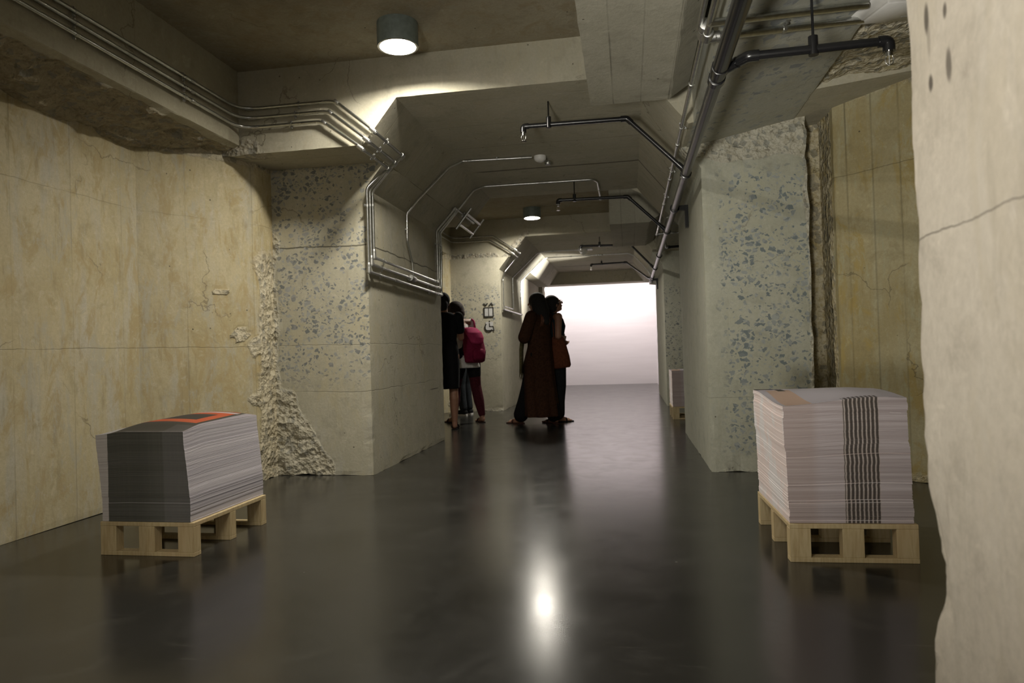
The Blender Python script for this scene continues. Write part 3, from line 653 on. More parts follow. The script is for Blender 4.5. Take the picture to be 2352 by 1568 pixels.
# ------------------------------------------------------------------ white box under the right soffit, small end lamp
t = thing('wireless_box', 'white plastic box with a green light under the right soffit beside the conduits', 'box', (1.36, 3.66, 2.578), R(24))
t.rotation_euler.y = -.16
bm = bmesh.new()
lo = [(-.19, -.12, -.05), (.20, -.12, -.05), (.20, .11, -.05), (-.155, .11, -.05)]; hi = [(-.24, -.17, 0), (.25, -.17, 0), (.25, .16, 0), (-.22, .16, 0)]
a = [bm.verts.new(p) for p in lo]; b = [bm.verts.new(p) for p in hi]; bm.faces.new(a); bm.faces.new(b[::-1])
for i in range(4): bm.faces.new((a[i], a[(i+1) % 4], b[(i+1) % 4], b[i]))
bmesh.ops.bevel(bm, geom=bm.edges[:], offset=.012, segments=3, affect='EDGES'); obj('body', bm, m_plas, t, auto=50)
bm = bmesh.new(); lathe(bm, [(.004, 0), (.004, -.002)], c=(.10, .045, -.0505), seg=12); obj('indicator_light', bm, plain('green_led', (.1, .8, .4), .4, emit=1.2, ecol=(.1, .9, .45)), t)
bm = bmesh.new(); box(bm, .045, .075, .040, .048, -.0512, -.050); obj('badge', bm, plain('grey_badge', (.45, .45, .43), .5), t)
t = thing('spot_lamp', 'tiny glowing round lamp at the top left corner of the white end wall', 'lamp', (-2.06, 17.9, 2.50))
bm = bmesh.new(); bmesh.ops.create_uvsphere(bm, u_segments=16, v_segments=10, radius=.055); obj('bulb', bm, plain('glowing_bulb', (1, .97, .95), .4, emit=12, ecol=(1, .95, .93), var=0), t, smooth=True)
bm = bmesh.new(); tube(bm, [(0, 0, .04), (0, 0, .10)], .03); tube(bm, [(0, 0, .10), (0, 0, .57)], .01); obj('stem', bm, m_plas, t)

# ------------------------------------------------------------------ lift and wheelchair sign painted on the far left pillar
m_ink = plain('dark_sign_paint', (.035, .033, .03), .6); m_pane = plain('pale_sign_paint', (.50, .50, .49), .6, var=.05)
SY = 10.893
def strip2(bm, pts, w, y=SY, th=.002):
    for a, b in zip(pts, pts[1:]):
        a = Vector((a[0], a[1])); b = Vector((b[0], b[1])); d = (b-a).normalized(); n = Vector((-d.y, d.x))*w/2; e = d*w*.3
        q = [a+n-e, a-n-e, b-n+e, b+n+e]; A = [bm.verts.new((p.x, y-th, p.y)) for p in q]; B = [bm.verts.new((p.x, y, p.y)) for p in q]
        bm.faces.new(A); bm.faces.new(B[::-1])
        for i in range(4): bm.faces.new((A[i], A[(i+1) % 4], B[(i+1) % 4], B[i]))
t = thing('lift_sign', 'painted lift pictogram of two doors with arrows above a wheelchair symbol on the far pillar', 'sign', (0, 0, 0))
bm = bmesh.new(); strip2(bm, [(-2.265, 1.715), (-2.235, 1.685), (-2.205, 1.715)], .018); obj('down_arrow', bm, m_ink, t)
bm = bmesh.new(); strip2(bm, [(-2.175, 1.685), (-2.145, 1.715), (-2.115, 1.685)], .018); obj('up_arrow', bm, m_ink, t)
bm = bmesh.new(); strip2(bm, [(-2.262, 1.645), (-2.262, 1.505), (-2.118, 1.505), (-2.118, 1.645), (-2.262, 1.645)], .018); strip2(bm, [(-2.19, 1.64), (-2.19, 1.51)], .008); obj('door_frame', bm, m_ink, t)
for a, b in ((-2.252, -2.196), (-2.184, -2.128)):
    bm = bmesh.new(); box(bm, a, b, SY-.001, SY, 1.515, 1.635); obj('door_panel', bm, m_pane, t)
bm = bmesh.new(); box(bm, -2.245, -2.125, SY-.001, SY+.003, 1.29, 1.42); obj('back_patch', bm, m_pane, t)
bm = bmesh.new(); lathe(bm, [(.011, -.002), (.011, .002)], c=(-2.18, SY-.002, 1.43), axis=(0, 1, 0), seg=16); obj('wheelchair_head', bm, m_ink, t)
bm = bmesh.new(); arc = [(-2.195+.062*math.cos(a), 1.335+.062*math.sin(a)) for a in [R(130)+R(190)*i/12 for i in range(13)]]; strip2(bm, arc, .017); obj('wheelchair_wheel', bm, m_ink, t)
bm = bmesh.new(); strip2(bm, [(-2.182, 1.395), (-2.182, 1.345), (-2.125, 1.345), (-2.112, 1.275)], .017); obj('wheelchair_seat', bm, m_ink, t)

# ------------------------------------------------------------------ pallets and printed stacks
k = NT('pale_pallet_wood'); pos = k.n('ShaderNodeTexCoord').outputs['Object']
gr = k.noise(k.mapping(pos, (30, 30, 3)), 3, 5, .6, .5); gr2 = k.noise(pos, 4, 3)
col = k.mix(k.ramp(gr, .35, .7), (.56, .45, .26), (.44, .33, .17)); col = k.mix(k.ramp(gr2, .45, .7, 0, .45), col, (.50, .36, .20))
k.put(k.b.inputs['Base Color'], col); k.b.inputs['Roughness'].default_value = .6; m_wood = k.m
def pallet(label, loc, rz=0.0, w=.508, l=.655):
    """origin at the front left corner on the floor"""
    t = thing('pallet', label, 'pallet', loc, rz, 'small wooden pallets under the printed stacks')
    for j in range(3):
        y0 = (0, (l-.055)/2, l-.055)[j]
        bm = bmesh.new(); box(bm, 0, w, y0, y0+.055, 0, .020); bmesh.ops.bevel(bm, geom=bm.edges[:], offset=.0015, affect='EDGES'); obj('bottom_board', bm, m_wood, t)
        for i in range(3):
            x0 = (0, (w-.086)/2, w-.086)[i]
            bm = bmesh.new(); box(bm, x0, x0+.086, y0+.001, y0+.054, .020, .142); bmesh.ops.bevel(bm, geom=bm.edges[:], offset=.0015, affect='EDGES'); obj('block', bm, m_wood, t)
    bm = bmesh.new(); box(bm, 0, w, 0, l, .142, .162); bmesh.ops.bevel(bm, geom=bm.edges[:], offset=.002, affect='EDGES'); obj('deck', bm, m_wood, t)
    return t
pallet('pale wooden pallet under the grey-sided stack by the left wall', (-2.583, 3.040, 0), R(-.8))
pallet('pale wooden pallet under the striped stack by the right pillar', (.648, 3.128, 0), R(.8), .512, .69)
pallet('pale wooden pallet under the distant stack half hidden behind the right pillar', (.525, 9.17, 0), 0)

def side_tex(name, kind):
    k = NT(name); tc = k.n('ShaderNodeTexCoord').outputs['Object']; x, y, z = k.sep(tc)[:3]
    nor = k.sep(k.n('ShaderNodeNewGeometry').outputs['True Normal'])
    front = k.math('GREATER_THAN', k.math('MULTIPLY', nor[1], -1), .6)
    zz = k.n('ShaderNodeCombineXYZ'); k.put(zz.inputs[0], k.math('MULTIPLY', x, .6)); k.put(zz.inputs[1], k.math('MULTIPLY', y, .25)); k.put(zz.inputs[2], k.math('MULTIPLY', z, 60))
    s1 = k.noise(zz.outputs[0], 1.0, 3, .6); s2 = k.noise(k.mapping(zz.outputs[0], (1, 1, 5)), 1.0, 2, .5); s3 = k.noise(k.mapping(zz.outputs[0], (1, 1, .25), (0, 0, 9)), 1, 2)
    if kind == 'L':
        dark = k.mix(k.ramp(s1, .3, .7), (.085, .085, .068), (.125, .122, .105)); dark = k.mix(k.ramp(s3, .45, .7, 0, .6), dark, (.17, .165, .155))
        dark = k.mix(k.ramp(x, .335, .345, 0, .22), dark, (.36, .34, .36))
        colw = k.mix(k.math('PINGPONG', k.math('MULTIPLY', k.noise(k.mapping(tc, (1, .01, .01)), 70, 2), 4), 1), (.09, .09, .09), (.13, .125, .11)); dark = k.mix(.35, dark, colw)
        lite = k.mix(k.ramp(s1, .3, .7), (.50, .46, .45), (.60, .56, .55))
        stripx = k.math('ADD', x, k.math('MULTIPLY', z, -.01)); fc = k.mix(k.ramp(stripx, .032, .036, 1, 0), dark, lite)
        side = k.mix(k.ramp(s1, .35, .65), (.46, .43, .47), (.60, .565, .60)); ln = k.noise(k.mapping(zz.outputs[0], (.6, .6, .9), (0, 0, 4)), 1.0, 1, .4); side = k.mix(k.ramp(ln, .655, .70, 0, .85), side, (.11, .10, .115)); side = k.mix(k.ramp(s3, .52, .62, 0, .35), side, (.30, .28, .31)); side = k.mix(k.ramp(s2, .62, .72, 0, .45), side, (.20, .18, .20))
        col = k.mix(front, side, fc)
    else:
        base = k.mix(k.ramp(s1, .35, .7), (.42, .36, .37), (.56, .50, .52)); base = k.mix(k.ramp(s2, .56, .72, 0, .55), base, (.26, .21, .20)); base = k.mix(k.ramp(s3, .45, .65, 0, .35), base, (.33, .28, .28))
        base = k.mix(k.ramp(x, .09, .14, .35, 0), base, (.34, .24, .19))
        xs = k.math('ADD', x, k.math('MULTIPLY', k.math('SUBTRACT', s3, .5), .012))
        pp = k.math('PINGPONG', k.math('ADD', xs, .004), .0085)
        st = k.math('MULTIPLY', k.ramp(pp, .0022, .0040), k.math('MULTIPLY', k.math('GREATER_THAN', xs, .228), k.math('LESS_THAN', xs, .366)))
        base = k.mix(k.math('MULTIPLY', k.ramp(xs, .222, .230), k.ramp(xs, .366, .372, .35, 0)), base, (.40, .34, .24))
        base = k.mix(k.math('MULTIPLY', st, .93), base, (.055, .045, .040))
        side = k.mix(k.ramp(s1, .35, .65), (.74, .62, .60), (.80, .70, .69)); side = k.mix(k.ramp(k.noise(tc, 5, 3), .45, .6, 0, .8), side, (.76, .74, .76))
        col = k.mix(front, side, base)
    k.put(k.b.inputs['Base Color'], col); k.b.inputs['Roughness'].default_value = .75; k.b.inputs['Specular IOR Level'].default_value = .2
    k.put(k.b.inputs['Normal'], k.bump(s2, .35, .002)); return k.m
def top_tex(name, kind):
    k = NT(name); tc = k.n('ShaderNodeTexCoord').outputs['Object']; x, y, z = k.sep(tc)[:3]
    def rect(x0, x1, y0, y1, sk=0.0):
        xx = k.math('ADD', x, k.math('MULTIPLY', y, sk))
        return k.math('MULTIPLY', k.math('MULTIPLY', k.math('GREATER_THAN', xx, x0), k.math('LESS_THAN', xx, x1)), k.math('MULTIPLY', k.math('GREATER_THAN', y, y0), k.math('LESS_THAN', y, y1)))
    if kind == 'L':
        c = k.mix(rect(.035, .45, .0, .66), (.66, .63, .64), (.10, .092, .075))
        c = k.mix(rect(.33, .60, .0, .12), c, (.15, .14, .13))
        c = k.mix(rect(.05, .42, .17, .62, .10), c, (.75, .17, .07))
        c = k.mix(rect(.13, .36, .27, .50, .10), c, (.09, .08, .07))
        c = k.mix(rect(.00, .12, .24, .46), c, (.72, .70, .70))
        c = k.mix(rect(.0, .40, .585, .622, .05), c, (.74, .70, .72)); c = k.mix(rect(.03, .36, .635, .70), c, (.72, .15, .07)); c = k.mix(rect(.44, .60, .0, .70, .08), c, (.50, .46, .50))
    else:
        c = k.mix(rect(.0, .11, .0, .55, -.05), (.78, .74, .80), (.82, .62, .50))
        c = k.mix(rect(.08, .115, .50, .62), c, (.10, .09, .08))
        pp = k.math('PINGPONG', k.math('ADD', x, .004), .0085)
        c = k.mix(k.math('MULTIPLY', k.math('MULTIPLY', k.ramp(pp, .0022, .004), rect(.228, .366, -.01, .03)), .9), c, (.07, .05, .045))
    k.put(k.b.inputs['Base Color'], c); k.b.inputs['Roughness'].default_value = .6; return k.m
def stack(name, label, loc, rz, w, l, h, warp, jit, lean, seed, mats, group):
    """pile of large printed sheets, origin at its front left bottom corner"""
    rnd = random.Random(seed); t = thing(name, label, 'paper stack', loc, rz, group)
    NX, NY, NL = 22, 28, 90
    per = [(i/NX, 0) for i in range(NX)]+[(1, j/NY) for j in range(NY)]+[(1-i/NX, 1) for i in range(NX)]+[(0, 1-j/NY) for j in range(NY)]
    bm = bmesh.new(); rows = []; dx = dy = 0.0; ox = []
    for q in range(NL):
        f0, f1 = q/NL, (q+1)/NL
        if rnd.random() < .25: dx = dx*.6+rnd.uniform(-1, 1)*jit; dy = dy*.6+rnd.uniform(-1, 1)*jit
        jx, jy = dx+rnd.uniform(-1, 1)*jit*.3, dy+rnd.uniform(-1, 1)*jit*.3
        ins = .0012 if q % 1 == 0 else 0
        lx, ly = lean[0](f0), lean[1](f0)
        for (f, s) in ((f0+.001, .0), (f1-.001, .0)):
            rows.append([bm.verts.new((lx+jx+u*w, ly+jy+v*l, f*h+f*warp(u, v))) for (u, v) in per])
        ox = (lx+jx, ly+jy)
    n = len(per)
    for A, B in zip(rows, rows[1:]):
        for i in range(n): bm.faces.new((A[i], A[(i+1) % n], B[(i+1) % n], B[i]))
    bm.faces.new(rows[0][::-1])
    obj('sheets', bm, mats[0], t)
    bm = bmesh.new(); g = [[bm.verts.new((ox[0]+i/NX*w, ox[1]+j/NY*l, h*(1-.001/1)+warp(i/NX, j/NY)+.0004)) for i in range(NX+1)] for j in range(NY+1)]
    for j in range(NY):
        for i in range(NX): bm.faces.new((g[j][i], g[j][i+1], g[j+1][i+1], g[j+1][i]))
    bmesh.ops.solidify(bm, geom=bm.faces[:], thickness=.0004)
    obj('top_sheet', bm, mats[1], t, smooth=True)
    return t
m_sL, m_tL = side_tex('grey_printed_sheet_edges', 'L'), top_tex('orange_and_grey_poster', 'L')
m_sR, m_tR = side_tex('striped_printed_sheet_edges', 'R'), top_tex('pale_poster', 'R')
def warpL(u, v): return .030*math.sin(math.pi*min(1, u*.75+.12))*sstep(0, .3, v)-.018*(1-sstep(0, .35, u))-.006*(1-sstep(0, .22, v))*u+.012*sstep(.1, .8, v)*(1-u)-.012
def warpR(u, v): return -.032*(1-sstep(0, .75, u))*(1-sstep(.1, .9, v)) - .006*sstep(.8, 1, u)+.018*math.sin(math.pi*v)*sstep(.2, .7, u)+.004
stack('poster_stack', 'grey-sided stack of large printed sheets with an orange-framed top sheet by the left wall', (-2.572, 3.045, .163), R(-.8), .478, .655, .452, warpL, .0011,
      (lambda f: -.026*sstep(.1, 1, f), lambda f: -.004*f), 3, (m_sL, m_tL), 'stacks of printed sheets on pallets')
stack('poster_stack', 'pale stack of printed sheets with black stripes down its front by the right pillar', (.652, 3.140, .163), R(.8), .495, .66, .528, warpR, .0026,
      (lambda f: -.014*f, lambda f: -.010*f), 5, (m_sR, m_tR), 'stacks of printed sheets on pallets')
stack('poster_stack', 'distant dark-fronted stack of printed sheets half hidden behind the right pillar', (.53, 9.18, .163), 0, .49, .64, .46, lambda u, v: .004*math.sin(3*u), .0015,
      (lambda f: 0, lambda f: 0), 8, (side_tex('brown_printed_sheet_edges', 'R'), m_tR), 'stacks of printed sheets on pallets')

# ------------------------------------------------------------------ people
def ball(bm, c, r, sc=(1, 1, 1), rot=None, seg=16):
    g = bmesh.ops.create_uvsphere(bm, u_segments=seg, v_segments=max(8, seg*2//3), radius=r)
    M = Matrix.Diagonal(Vector(sc)); M = (rot @ M) if rot else M
    for v in g['verts']: v.co = Vector(c)+M @ v.co
def cone(bm, p, q, r1, r2, seg=14):
    p, q = Vector(p), Vector(q)
    if (q-p).length < 1e-4: return
    tube(bm, [p, q], [r1, r2], seg); ball(bm, p, r1, seg=seg); ball(bm, q, r2, seg=seg)
def chain(bm, pts, rs, seg=14):
    for a, b, r, s in zip(pts, pts[1:], rs, rs[1:]): cone(bm, a, b, r, s, seg)
def fuse(name, bm, mat, parent, vox=.010, smooth=4):
    """weld overlapping volumes into one continuous skin"""
    me = bpy.data.meshes.new(name); bm.to_mesh(me); bm.free(); o = bpy.data.objects.new(name, me); C.objects.link(o)
    m = o.modifiers.new('r', 'REMESH'); m.mode = 'VOXEL'; m.voxel_size = vox
    if smooth: s = o.modifiers.new('s', 'SMOOTH'); s.iterations = smooth; s.factor = .5
    dg = bpy.context.evaluated_depsgraph_get(); dg.update(); nm = bpy.data.meshes.new_from_object(o.evaluated_get(dg))
    bpy.data.objects.remove(o); nm.name = name; return link(name, nm, mat, parent, True)
m_skin = plain('skin', (.27, .135, .085), .55, var=.08, scale=12); m_hair = plain('black_hair', (.007, .006, .005), .85, var=.3, scale=60)
m_hairb = plain('dark_brown_hair', (.018, .007, .0045), .85, var=.35, scale=60)
def hand(bm, wrist, dirn, palm_n, curl=.5, s=1.0, side=1):
    """palm, thumb and four fingers, curling towards palm_n"""
    w = Vector(wrist); d = Vector(dirn).normalized(); n = Vector(palm_n); n = (n-d*n.dot(d)).normalized(); u = d.cross(n)*side
    for k in range(4):
        b = w+d*.075*s+u*(.030-.019*k)*s; cone(bm, w+d*.01*s+u*(.016-.010*k)*s, b, .012*s, .010*s, 8)
        ln = (.040, .046, .043, .034)[k]*s; a = b; ang = 0
        for j, f in enumerate((1, .65, .5)):
            ang += curl*(.45+.12*j); e = a+(d*math.cos(ang)+n*math.sin(ang))*ln*f; cone(bm, a, e, (.0088-.0008*j)*s, (.0082-.0009*j)*s, 8); a = e
    a = w+d*.020*s+u*.026*s; t1 = a+(d*.6+u*.7+n*.3).normalized()*.036*s; t2 = t1+(d*.9+u*.25+n*.45).normalized()*.030*s
    cone(bm, a, t1, .013*s, .010*s, 8); cone(bm, t1, t2, .010*s, .0085*s, 8)
def head(bm, c, fwd, upv, s=1.0):
    """skull, jaw, nose, lips, brow, ears; c is the middle of the head"""
    f = Vector(fwd).normalized(); u = Vector(upv); u = (u-f*u.dot(f)).normalized(); r = f.cross(u); M = Matrix((r, f, u)).transposed()
    P = lambda x, y, z: Vector(c)+M @ Vector((x, y, z))*s
    ball(bm, P(0, -.008, .025), .1*s, (.76, .94, .88), M); ball(bm, P(0, .022, -.035), .08*s, (.78, .86, .92), M); ball(bm, P(0, .052, -.082), .032*s, (1.1, .8, .8), M)
    cone(bm, P(0, .092, .012), P(0, .112, -.022), .009*s, .014*s, 8)
    for sx in (-1, 1):
        ball(bm, P(.078*sx, -.004, -.010), .026*s, (.35, .7, 1.2), M, 10); ball(bm, P(.033*sx, .078, .002), .014*s, (1.2, .6, .8), M, 10); cone(bm, P(.015*sx, .090, .020), P(.048*sx, .076, .022), .008*s, .007*s, 8)
    cone(bm, P(-.020, .088, -.052), P(.020, .088, -.052), .008*s, .008*s, 8)
    return M, P
def body(t, J, s=1.0, skin=None, vox=.0075, curlL=.5, curlR=.5):
    """one continuous body; J holds the joints in the person's own frame (x right, y forward)"""
    bm = bmesh.new(); V = lambda n: Vector(J[n])
    pel, che, nk = V('pelvis'), V('chest'), V('neck')
    ball(bm, pel, .125*s, (1.15, .82, .85)); cone(bm, pel, pel.lerp(che, .5), .105*s, .098*s); cone(bm, pel.lerp(che, .5), che, .098*s, .112*s)
    ball(bm, che, .13*s, (1.1, .75, 1.0)); cone(bm, che+Vector((0, 0, .08*s)), nk, .075*s, .048*s)
    hc = V('head'); M, P = head(bm, hc, J['look'], J.get('top', (0, 0, 1)), s); cone(bm, nk, P(0, -.02, -.06), .046*s, .048*s)
    for sd in 'LR':
        sh, el, wr = V('shoulder'+sd), V('elbow'+sd), V('wrist'+sd); sx = -1 if sd == 'L' else 1
        cone(bm, che+Vector((0, 0, .09*s)), sh, .060*s, .052*s); chain(bm, [sh, el, wr], [.050*s, .038*s, .025*s])
        cone(bm, sh.lerp(el, .35), sh.lerp(el, .4), .045*s, .045*s)
        hand(bm, wr, (wr-el), J.get('palm'+sd, (-sx, .3, 0)), curlL if sd == 'L' else curlR, s, sx)
        hp, kn, an, toe = V('hip'+sd), V('knee'+sd), V('ankle'+sd), V('toe'+sd)
        chain(bm, [hp, kn], [.085*s, .055*s]); cf = kn.lerp(an, .3)+Vector((0, -.012, 0))*s
        chain(bm, [kn, cf, an], [.053*s, .055*s, .034*s]); d = (toe-an); d.z = 0; d = d.normalized()
        heel = Vector((an.x, an.y, an.z-.045*s))-d*.028*s; cone(bm, an, heel, .032*s, .028*s)
        fl = toe-d*.05*s; cone(bm, heel, fl, .027*s, .026*s); cone(bm, an+Vector((0, 0, -.015*s)), fl, .028*s, .022*s)
        q = Vector((-d.y, d.x, 0))
        for k in range(5):
            a = fl+q*(.030-.015*k)*s*(-sx)*-1; e = a+d*(.048, .046, .040, .034, .026)[k if sx > 0 else k]*s; a = Vector((a.x, a.y, .018*s)); e.z = .013*s; cone(bm, a, e, .014*s, (.011 if k else .014)*s, 8)
    return fuse('body', bm, skin or m_skin, t, vox, 3)
def feet(t, J, s, mat, flat=True, name='sandal'):
    for sd in 'LR':
        an, toe = Vector(J['ankle'+sd]), Vector(J['toe'+sd]); d = toe-an; d.z = 0; d.normalize(); q = Vector((-d.y, d.x, 0)); bm = bmesh.new()
        prof = [(-.055, .0), (-.045, .028), (.0, .032), (.06, .030), (.13, .042), (.17, .040), (.20, .022), (.205, 0)]
        left = [Vector((an.x, an.y, 0))+d*a*s+q*b*s for a, b in prof]; right = [Vector((an.x, an.y, 0))+d*a*s-q*b*s for a, b in prof[1:-1]][::-1]
        pts = left+right; prism(bm, [(p.x, p.y) for p in pts], .0, .012, 'z')
        if flat:
            c = Vector((an.x, an.y, 0))+d*.10*s; tube(bm, [c+q*.046*s+Vector((0, 0, .01)), c+q*.030*s+Vector((0, 0, .05)), c-q*.030*s+Vector((0, 0, .05)), c-q*.046*s+Vector((0, 0, .01))], .009, 8, .03)
            obj(name, bm, mat, t)
        else:
            cone(bm, Vector((an.x, an.y, .045))-d*.02*s, Vector((an.x, an.y, .038))+d*.15*s, .045*s, .036*s); cone(bm, Vector((an.x, an.y, .05)), Vector((an.x, an.y, .10)), .044*s, .046*s)
            fuse(name, bm, mat[0], t, .008, 2)
            bm = bmesh.new(); prism(bm, [(p.x, p.y) for p in [Vector((an.x, an.y, 0))+(p-Vector((an.x, an.y, 0)))*1.12 for p in pts]], 0, .024, 'z'); obj('sole', bm, mat[1], t)
def stand(s=1.0, dx=0.0):
    """joints of somebody standing with the arms down"""
    J = dict(pelvis=(0, 0, .90), chest=(0, .01, 1.22), neck=(0, -.01, 1.38), head=(0, .015, 1.50), look=(0, 1, 0))
    for sd, x in (('L', -1), ('R', 1)):
        J['shoulder'+sd] = (.165*x, -.005, 1.325); J['elbow'+sd] = (.205*x, -.02, 1.05); J['wrist'+sd] = (.21*x, .07, .82)
        J['hip'+sd] = (.085*x, 0, .86); J['knee'+sd] = (.09*x, .02, .47); J['ankle'+sd] = (.09*x, -.02, .085); J['toe'+sd] = (.115*x, .16, .02)
    return J
def scaled(J, s): return {k: (v if k in ('look', 'top', 'palmL', 'palmR') else tuple(c*s for c in v)) for k, v in J.items()}
def trousers(t, J, s, mat, name='trousers', top=.12, leg=(.105, .075, .062, .060), to=1.0):
    bm = bmesh.new(); pel = Vector(J['pelvis']); ball(bm, pel, .135*s, (1.16, .88, .9)); cone(bm, pel, pel+Vector((0, 0, top*s)), .118*s, .112*s)
    for sd in 'LR':
        hp, kn, an = Vector(J['hip'+sd]), Vector(J['knee'+sd]), Vector(J['ankle'+sd])
        if to < 1: chain(bm, [hp, hp.lerp(kn, to)], [leg[0]*s, leg[1]*s])
        else: chain(bm, [hp, kn, kn.lerp(an, .5), kn.lerp(an, .93)], [v*s for v in leg])
    return fuse(name, bm, mat, t, .009, 5)

cloth = lambda n, c, v=.2: plain(n, c, .85, var=v, scale=45, spec=.15)
# person in the black dress, half hidden by the near left pillar
J = stand(); J['look'] = (-.25, .95, -.05); J['head'] = (-.01, .03, 1.50); J['wristL'] = (-.10, .24, 1.22); J['elbowL'] = (-.24, .08, 1.08); J['elbowR'] = (.20, .10, 1.08); J['wristR'] = (.10, .28, 1.20)
s = 1.045; J = scaled(J, s)
t = thing('person', 'person in a black knee-length dress with bare calves leaning in at the pillar edge', 'person', (-2.245, 8.36, 0), R(18))
J['shoulderR'] = (.168*s, 0, 1.325*s); body(t, J, s)
bm = bmesh.new()
loft(bm, [(0, .01, .50, .165, .135, 0, .035), (0, .01, .62, .172, .142, 0, .03), (0, .005, .80, .178, .150, 0, .02), (0, 0, .98, .170, .135, 0, .008), (0, .005, 1.10, .148, .115), (0, .01, 1.22, .160, .125), (0, .008, 1.34, .168, .120), (0, 0, 1.41, .150, .090), (0, -.005, 1.445, .085, .062)], 36)
for sx in (-1, 1):
    a, b = Vector(J['shoulder'+('L' if sx < 0 else 'R')]), Vector(J['elbow'+('L' if sx < 0 else 'R')]); cone(bm, a, a.lerp(b, .62), .066, .060)
fuse('dress', bm, cloth('black_dress_cloth', (.006, .006, .007)), t, .010, 5)
bm = bmesh.new(); h = Vector(J['head']); ball(bm, h+Vector((0, -.018, .030)), .105, (.90, .98, .95)); ball(bm, h+Vector((.01, -.10, -.02)), .045); cone(bm, h+Vector((0, -.05, 0)), h+Vector((0, -.045, -.07)), .075, .055); fuse('hair', bm, m_hair, t, .009, 4)
feet(t, J, s, cloth('black_flat_sandal', (.012, .01, .01)))

# person with the magenta backpack
J = stand(); J.update(pelvis=(0, -.02, .90), chest=(-.02, .10, 1.20), neck=(-.03, .15, 1.345), head=(-.03, .20, 1.445), look=(-.1, .9, -.35), top=(0, .35, .9))
for sd, x in (('L', -1), ('R', 1)): J['shoulder'+sd] = (.155*x-.02, .09, 1.29); J['elbow'+sd] = (.19*x-.02, .20, 1.07); J['wrist'+sd] = (.10*x, .36, 1.12)
J.update(hipL=(-.085, -.01, .86), kneeL=(-.11, .10, .47), ankleL=(-.13, .12, .085), toeL=(-.15, .30, .02), hipR=(.085, -.02, .86), kneeR=(.12, -.03, .47), ankleR=(.15, -.12, .085), toeR=(.19, .06, .02))
s = 1.04; J = scaled(J, s); px, py, rz = -2.165, 9.12, R(42)
t = thing('person', 'person with brown hair, white top, black shorts and maroon leggings wearing the magenta backpack', 'person', (px, py, 0), rz)
body(t, J, s)
bm = bmesh.new(); pel = Vector(J['pelvis']); ch = Vector(J['chest']); 
loft(bm, [(0, -.02, .735, .185, .150, 0, .05), (0, -.015, .85, .175, .145, 0, .035), (-.005, .01, 1.0, .150, .125, 0, .01), (-.015, .07, 1.15, .155, .120), (-.02, .10, 1.27, .160, .118), (-.025, .13, 1.355, .130, .085), (-.03, .145, 1.395, .06, .055)], 36)
for sd in 'LR':
    a, b = Vector(J['shoulder'+sd]), Vector(J['elbow'+sd]); cone(bm, a, a.lerp(b, .5), .060, .062)
fuse('top', bm, cloth('cream_white_top', (.62, .60, .58), .1), t, .010, 4)
trousers(t, J, s, cloth('maroon_leggings_cloth', (.060, .010, .016)), 'leggings', .05, (.096, .070, .068, .046))
trousers(t, J, s, cloth('black_shorts_cloth', (.010, .009, .010)), 'shorts', .06, (.108, .085, 0, 0), .62)
bm = bmesh.new(); h = Vector(J['head']); ball(bm, h+Vector((0, -.015, .030)), .118, (.98, 1.08, 1.0)); chain(bm, [h+Vector((.02, -.05, -.02)), h+Vector((.03, -.05, -.13))], [.095, .060]); chain(bm, [h+Vector((.065, -.01, .0)), h+Vector((.085, .01, -.13)), h+Vector((.075, .03, -.19))], [.065, .052, .025]); chain(bm, [h+Vector((-.06, -.01, .0)), h+Vector((-.08, .01, -.14))], [.06, .035]); fuse('hair', bm, m_hairb, t, .009, 4)
feet(t, J, s, cloth('dark_sandal', (.03, .015, .012)))
# the backpack on the back of that person: a thing of its own
m_mag = cloth('magenta_canvas', (.165, .009, .038), .15); m_mag2 = cloth('pink_canvas_flap', (.38, .035, .11), .12)
BM = Matrix.Translation(Vector((px, py, 0))) @ Matrix.Rotation(rz, 4, 'Z')
bp_ = BM @ Vector((.03, -.185, .80)); t = thing('backpack', 'magenta backpack with a pink top flap on the back of the bent person', 'bag', bp_, rz)
bm = bmesh.new(); loft(bm, [(0, .0, 0, .11, .06), (0, -.01, .02, .145, .085), (0, -.015, .14, .16, .105, 0, .01), (-.005, .01, .28, .15, .095), (-.01, .05, .38, .125, .075), (-.015, .075, .44, .085, .05)], 28)
fuse('sack', bm, m_mag, t, .009, 3)
bm = bmesh.new()
for r_i in range(1):
    loft(bm, [(.0, -.085, .245, .065, .018), (0, -.088, .27, .095, .030), (0, -.060, .33, .115, .045), (-.005, -.01, .40, .12, .065), (-.015, .06, .462, .095, .055), (-.018, .085, .475, .05, .03)], 24)
fuse('flap', bm, m_mag2, t, .009, 2)
bm = bmesh.new(); loft(bm, [(.01, -.095, .03, .075, .03), (.01, -.105, .07, .095, .04), (.01, -.105, .16, .09, .035), (.01, -.095, .185, .06, .02)], 20); obj('front_pocket', bm, m_mag, t, smooth=True)
for sx in (-1, 1):
    bm = bmesh.new(); tube(bm, [(.07*sx, .08, .43), (.105*sx, .17, .56), (.12*sx, .27, .60), (.13*sx, .36, .50), (.14*sx, .32, .32), (.15*sx, .14, .14), (.12*sx, .05, .08)], .013, 8, .06); obj('strap', bm, m_mag2 if sx > 0 else cloth('white_strap', (.6, .58, .57), .1), t, smooth=True)

